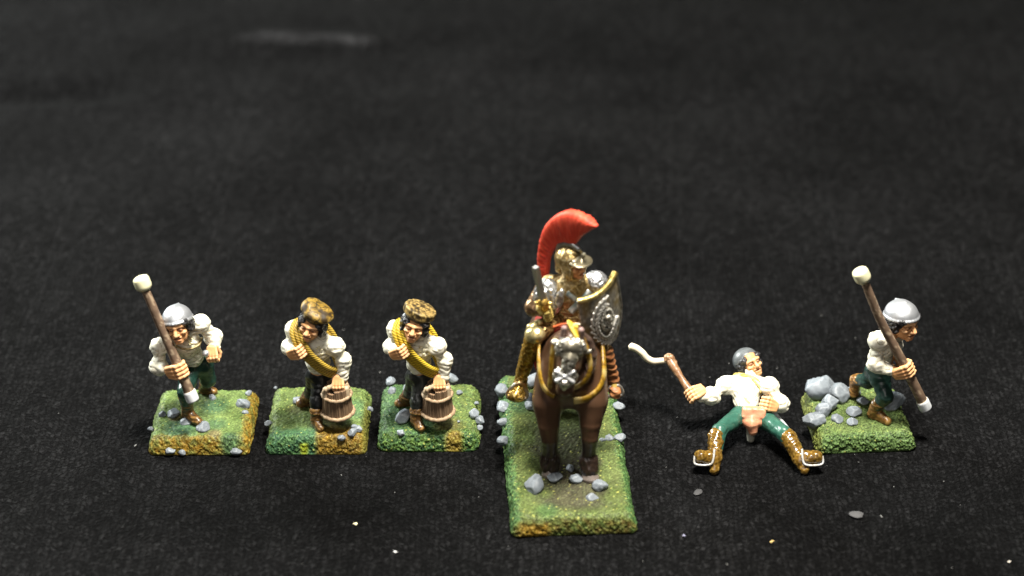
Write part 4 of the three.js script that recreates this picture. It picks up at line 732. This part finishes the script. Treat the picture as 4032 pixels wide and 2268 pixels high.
    for (let u = 0; u < nu; u++) { idx.push(u, u + 1, S + u, u + 1, S + u + 1, S + u); const a = u + (nu + 1) * nv; idx.push(a, S + a, a + 1, a + 1, S + a, S + a + 1); }
    for (let v = 0; v < nv; v++) for (const u of [0, nu]) { const a = u + (nu + 1) * v, b = a + nu + 1; u ? idx.push(a, b, S + a, b, S + b, S + a) : idx.push(a, S + a, b, b, S + a, S + b); }
    const sd = part('shield', geom(new Float32Array(P), null, new Float32Array(C), idx), M.pewter, t);
    const rim = []; for (let i = 0; i <= 14; i++) rim.push(at(i / 7 - 1, 0, -0.25));
    part('rim', sweep(rim, 0.62, (s, a, q) => mixc([0.26, 0.185, 0.045], [0.6, 0.48, 0.2], clamp(0.35 + 1.3 * noise(q.x * 2, q.y * 2, q.z * 2))), { seg: 60, ring: 10 }), M.gold, sd);
    const edge = []; for (let i = 0; i <= 40; i++) { const s = i / 40; edge.push(s < 0.5 ? at(1, Math.min(0.99, s * 2), 0) : at(-1, Math.min(0.99, 2 - s * 2), 0)); }
    part('rim', sweep(edge, 0.26, (s, a, q) => mixc([0.2, 0.18, 0.13], [0.6, 0.58, 0.52], clamp(0.4 + noise(q.x * 1.3, q.y * 1.3, q.z * 1.3))), { seg: 100, ring: 8 }), M.silver, sd);
    const F = new Field(), leaf = (u, v, du, dv, l, w) => { const a = at(u - du * l, v - dv * l, 0.22), b = at(u + du * l, v + dv * l, 0.42); F.cap(a, b, w * 0.9, w * 0.55, 0.08); };
    for (let i = 0; i < 17; i++) { const th = (-62 + i * 15.5 + 180 - 90) * R + 0.0, cu = Math.cos(th), cv = Math.sin(th), u = 0.08 + cu * 0.6, v = 0.5 + cv * 0.33; for (const k of [-1, 1]) leaf(u + cu * 0.11 * k, v + cv * 0.045 * k, -cv * 0.8 + cu * 0.5 * k, cu * 0.4 + cv * 0.2 * k, 0.13, 0.36); }
    part('wreath', F.mesh(0.11, paint([0.36, 0.34, 0.29], [0.06, 0.05, 0.03], [0.85, 0.83, 0.77], { hs: 0.16, h0: 1.1, ws: 0.2 })), M.pewter, sd);
    const G = new Field(), ring = []; for (let i = 0; i <= 20; i++) { const a = i / 20 * 6.2832; ring.push(at(0.1 + Math.cos(a) * 0.27, 0.49 + Math.sin(a) * 0.17, 0.2)); }
    G.chain(ring, 0.3, 0.15).chain([at(0.0, 0.41, 0.1), at(0.12, 0.44, 0.35), at(0.2, 0.5, 0.3), at(0.1, 0.57, 0.3)], [0.45, 0.55, 0.45, 0.4], 0.3).cap(at(-0.05, 0.55, 0.2), at(0.25, 0.6, 0.3), 0.35, 0.3, 0.2).ell(at(0.1, 0.49, -0.1), [0.9, 1.5, 0.6], 0.3);
    G.disp = scroll(0.07, 1.6);
    part('boss', G.mesh(0.11, paint([0.36, 0.34, 0.28], [0.05, 0.04, 0.02], [0.8, 0.78, 0.7], { ws: 0.2 })), M.pewter, sd); }
}
// ---------------------------------------------------------------- rider without his horse, lying back with a whip
{
  const o = [47.5, 0, -6], L = (p) => [p[0] - o[0], p[1], p[2] - o[2]];
  const t = thing('horseman_figurine', 'baseless rider lying on his back with legs apart, raising a cream-lashed whip', 'figurine', o);
  const J = { neck: [47.5, 8.6, -14.3], chest: [46.7, 7.4, -11.4], belly: [46.6, 5.9, -9.0], pelvis: [47.3, 4.6, -7.4], shR: [42.8, 8.2, -12.4], shL: [51.2, 8.9, -11.0], elR: [39.6, 7.2, -10.0], elL: [53.3, 6.4, -8.5], cuR: [37.5, 7.6, -9.2], cuL: [51.9, 7.1, -7.4], wrR: [37.2, 7.7, -9.0], wrL: [51.6, 7.1, -7.1],
    hipR: [45.2, 4.6, -6.8], knR: [40.6, 5.2, -0.8], anR: [39.5, 2.2, 4.8], toR: [36.7, 3.2, 5.2], hipL: [49.8, 4.4, -6.2], knL: [53.2, 5.0, -0.4], anL: [56.2, 2.2, 4.8], toL: [59.0, 3.1, 5.2] };
  for (const k in J) J[k] = L(J[k]);
  J.puff = [2.05, 1.9]; J.chestR = [3.1, 2.9, 2.4];
  const m = frame(L([47.7, 10.7, -16.3]), 32, -36, 8, 1.06);
  const b = bodyMesh(J, m, t, (F) => {
    fist(F, L([35.9, 8.1, -9.0]), [-4.6, 4.4, -6.5], [1.3, -0.2, 0.1], 0.66, { flip: -1, gap: 0.72, r: 0.4 });
    fist(F, L([50.2, 7.5, -6.8]), [0.3, 0.9, -0.7], [1.1, -0.3, -0.3], 0.5, { flip: -1, gap: 0.7, r: 0.4 });
  });
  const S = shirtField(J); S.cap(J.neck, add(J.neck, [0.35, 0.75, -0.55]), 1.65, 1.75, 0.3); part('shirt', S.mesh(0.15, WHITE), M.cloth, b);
  { const F = new Field(); F.ell(J.pelvis, [2.8, 2.1, 2.3], 0.7); for (const s of ['R', 'L']) F.cap(J.pelvis, J['hip' + s], 1.8, 1.9, 0.6).cap(J['hip' + s], J['kn' + s], 1.95, 1.45, 0.6).cap(J['kn' + s], J['an' + s], 1.45, 1.1, 0.4); F.disp = crease(0.09); part('breeches', F.mesh(0.15, paint([0.022, 0.085, 0.06], [0.007, 0.028, 0.02], [0.10, 0.22, 0.17], { hs: 0.1, h0: 1.0, n: 0.2 })), M.satin, b); }
  for (const [tp, an, he, to, loop] of [[[39.9, 4.8, 0.3], [39.4, 2.5, 4.7], [39.3, 1.0, 6.4], [36.6, 3.3, 5.2], [[39.2, 4.9, 4.9], [39.0, 3.4, 6.0], [38.6, 2.5, 6.5], [36.6, 2.2, 6.5], [35.4, 2.4, 6.2], [35.4, 3.6, 5.4]]], [[53.9, 4.8, 0.4], [56.0, 2.5, 4.6], [56.8, 1.0, 6.4], [59.0, 3.2, 5.2], [[56.2, 4.9, 4.9], [56.3, 3.4, 6.0], [56.7, 2.5, 6.6], [58.8, 2.2, 6.6], [60.2, 2.4, 6.2], [60.2, 3.6, 5.4]]]]) {
    const F = new Field(); F.cap(L(tp), L(an), 1.6, 1.35, 0.4).cap(L(an), L(he), 1.3, 0.95, 0.4).cap(L(an), L(to), 1.5, 1.3, 0.4); F.ell(L(tp), [1.8, 0.9, 0.9], 0.3); F.disp = (x, y, z) => 0.16 * noise(x * 0.7, y * 0.7, z * 0.7) + 0.1 * noise(x * 1.6, y * 1.6, z * 1.6);
    const bo = part('boot', F.mesh(0.13, paint([0.125, 0.068, 0.01], [0.02, 0.009, 0.003], [0.42, 0.28, 0.07], { ws: 0.3, hs: 0.13, h0: 1.5, n: 0.5 })), M.gloss, b);
    part('stirrup', sweep(loop.map(L), 0.22, (s, a, q) => mixc([0.45, 0.46, 0.46], [0.28, 0.25, 0.2], clamp(noise(q.x * 1.5, q.y * 1.5, q.z * 1.5) + 0.3)), { seg: 80, ring: 8 }), M.satin, bo);
  }
  hairMesh(m, b, { low: -2.2, curl: 0.3 });
  { const F = new Field(); F.at(m).ell([0, 1.0, -0.75], [2.5, 2.35, 2.55], 0.3).half([0, 0.75, 0], [0, -1, 0.75], 0.2); part('helmet', F.mesh(0.13, paint([0.095, 0.105, 0.11], [0.04, 0.04, 0.04], [0.25, 0.27, 0.27], { n: 0.35 })), M.satin, b); }
  part('strap', sweep([[44.6, 8.9, -15.0], [45.4, 9.5, -14.1], [46.8, 9.85, -13.1], [48.2, 9.9, -12.0], [49.4, 9.3, -10.7], [49.9, 8.2, -9.9]].map(L), 0.62, (s, a, q) => mixc([0.28, 0.20, 0.03], [0.6, 0.5, 0.2], clamp(0.4 + noise(q.x * 2, q.y * 2, q.z * 2) * 1.4)), { flat: 0.5, seg: 40, up: () => [0, 1, 0.5] }), M.satin, b);
  { const F = new Field(); F.box(L([47.7, 5.7, -5.2]), [2.25, 1.95, 0.85], 0.8, 0.3, [-38, 0, -4]).box(L([47.75, 6.3, -5.25]), [2.4, 1.25, 0.85], 0.7, 0.12, [-34, 0, -4]); F.cap(L([47.4, 4.6, -4.0]), L([47.6, 3.3, -3.6]), 1.4, 1.0, 0.9); F.disp = (x, y, z) => 0.1 * noise(x * 0.9, y * 0.9, z * 0.9);
    part('pouch', F.mesh(0.12, paint([0.50, 0.21, 0.12], [0.2, 0.06, 0.03], [0.78, 0.52, 0.3], { n: 0.25, hs: 0.2 })), M.satin, b); }
  { const F = new Field(); F.cap(L([47.3, 4.2, -5.6]), L([47.4, 0.6, -4.6]), 1.1, 0.75, 0.3).half(L([47, 0.05, 0]), [0, -1, 0]); part('saddle_peg', F.mesh(0.14, paint([0.26, 0.255, 0.21], [0.12, 0.1, 0.06], [0.5, 0.5, 0.42])), M.paint, b); }
  part('scabbard', sweep([[51.4, 5.2, -8.0], [52.6, 3.9, -7.4], [54.2, 2.4, -6.4], [55.6, 1.0, -5.6]].map(L), (s) => lerp(0.75, 0.5, s), (s, a, q) => mixc([0.62, 0.64, 0.66], [0.3, 0.3, 0.3], clamp(noise(q.x * 1.5, q.y, q.z) - 0.1)), { seg: 40, flat: 0.7 }), M.satin, b);
  const hw = paint([0.22, 0.115, 0.055], [0.07, 0.03, 0.015], [0.5, 0.36, 0.25], { n: 0.5, f: 1.6 }), cream = paint([0.66, 0.58, 0.44], [0.4, 0.3, 0.18], [0.8, 0.78, 0.7], { n: 0.15 });
  const w = part('whip', sweep([[36.5, 7.6, -8.2], [35.0, 8.9, -10.2], [33.3, 10.6, -12.6], [31.5, 12.4, -15.3]].map(L), (s, a) => 0.78 + 0.12 * Math.sin(s * 9) + 0.08 * noise(s * 14, a, 1), (s, a, q) => hw(q.x, q.y, q.z, noise(q.x * 2, q.y * 2, a) * 8), { seg: 50 }), M.satin, t);
  { const F = new Field(); F.ell(L([31.4, 12.6, -15.5]), [1.15, 1.0, 1.0], 0.3).ell(L([32.0, 12.2, -14.8]), [1.0, 0.5, 0.9], 0.2); F.disp = (x, y, z) => 0.12 * noise(x * 1.8, y * 1.8, z * 1.8); part('whip_knob', F.mesh(0.11, hw), M.satin, w); }
  part('lash', sweep([[31.0, 12.2, -15.4], [29.6, 11.9, -15.6], [28.2, 11.8, -15.7], [27.0, 12.4, -15.9], [26.0, 13.5, -16.2], [24.8, 14.3, -16.6], [23.3, 14.6, -17.0]].map(L), (s) => lerp(0.6, 0.76, s) * Math.sqrt(Math.max(0.03, 1 - smooth(0.93, 1, s) ** 2)), (s, a, q) => cream(q.x, q.y, q.z, 0), { seg: 70 }), M.paint, w);
}
// ---------------------------------------------------------------- crumbs and lint on the cloth
{
  const lint = (x, z, r, c, label, name = 'lint_speck') => { const F = new Field(); for (let i = 0; i < 5; i++) F.ell([(rnd() - 0.5) * r * 1.6, r * 0.1 + rnd() * r * 0.06, (rnd() - 0.5) * r * 1.2], [r * (0.35 + rnd() * 0.5), r * 0.16, r * (0.35 + rnd() * 0.3)], r * 0.3, [0, rnd() * 180, 0]);
    const o = new THREE.Mesh(F.mesh(Math.max(0.07, r * 0.12), () => c), M.cloth); o.name = numbered(name); o.castShadow = o.receiveShadow = true; o.position.set(x * MM, 0.0002, z * MM); o.userData = { label, category: 'crumb' }; scene.add(o); };
  lint(35.6, 12.8, 0.85, [0.045, 0.045, 0.047], 'dim grey fluff on the cloth below the lying rider\'s left boot');
  lint(65.1, 20.1, 1.25, [0.06, 0.06, 0.062], 'largest grey fluff on the cloth at lower right');
  lint(-29.35, 22.6, 0.42, [0.6, 0.55, 0.35], 'pale straw-coloured crumb on the cloth left of the long base');
  lint(48.35, 28.0, 0.38, [0.5, 0.36, 0.14], 'orange crumb on the cloth right of the long base');
  lint(-21.5, 31, 0.3, [0.5, 0.5, 0.5], 'tiny white crumb on the cloth lower left of the long base');
  lint(32, 26.2, 0.35, [0.2, 0.2, 0.28], 'bluish crumb on the cloth just right of the long base');
  lint(91.2, 33.9, 0.3, [0.5, 0.46, 0.4], 'pale crumb at the lower right corner of the cloth');
  const g = new THREE.IcosahedronGeometry(0.11 * MM, 0), n = 50, d = new THREE.InstancedMesh(g, new THREE.MeshStandardMaterial({ color: new THREE.Color(0.14, 0.14, 0.135), roughness: 0.9 }), n), mm = new THREE.Matrix4();
  for (let i = 0; i < n; i++) { const s = 0.4 + rnd() * rnd() * 1.4; mm.makeRotationY(rnd() * 6).scale(new THREE.Vector3(s * (1 + rnd() * 2), s * 0.6, s)).setPosition((rnd() - 0.5) * 190 * MM, 0.09 * MM, lerp(38, -60, rnd()) * MM); d.setMatrixAt(i, mm); }
  d.name = 'dust'; d.userData = { kind: 'stuff', label: 'fine pale dust grains scattered over the black cloth', category: 'dust' }; scene.add(d);
}
renderer.render(scene, camera);
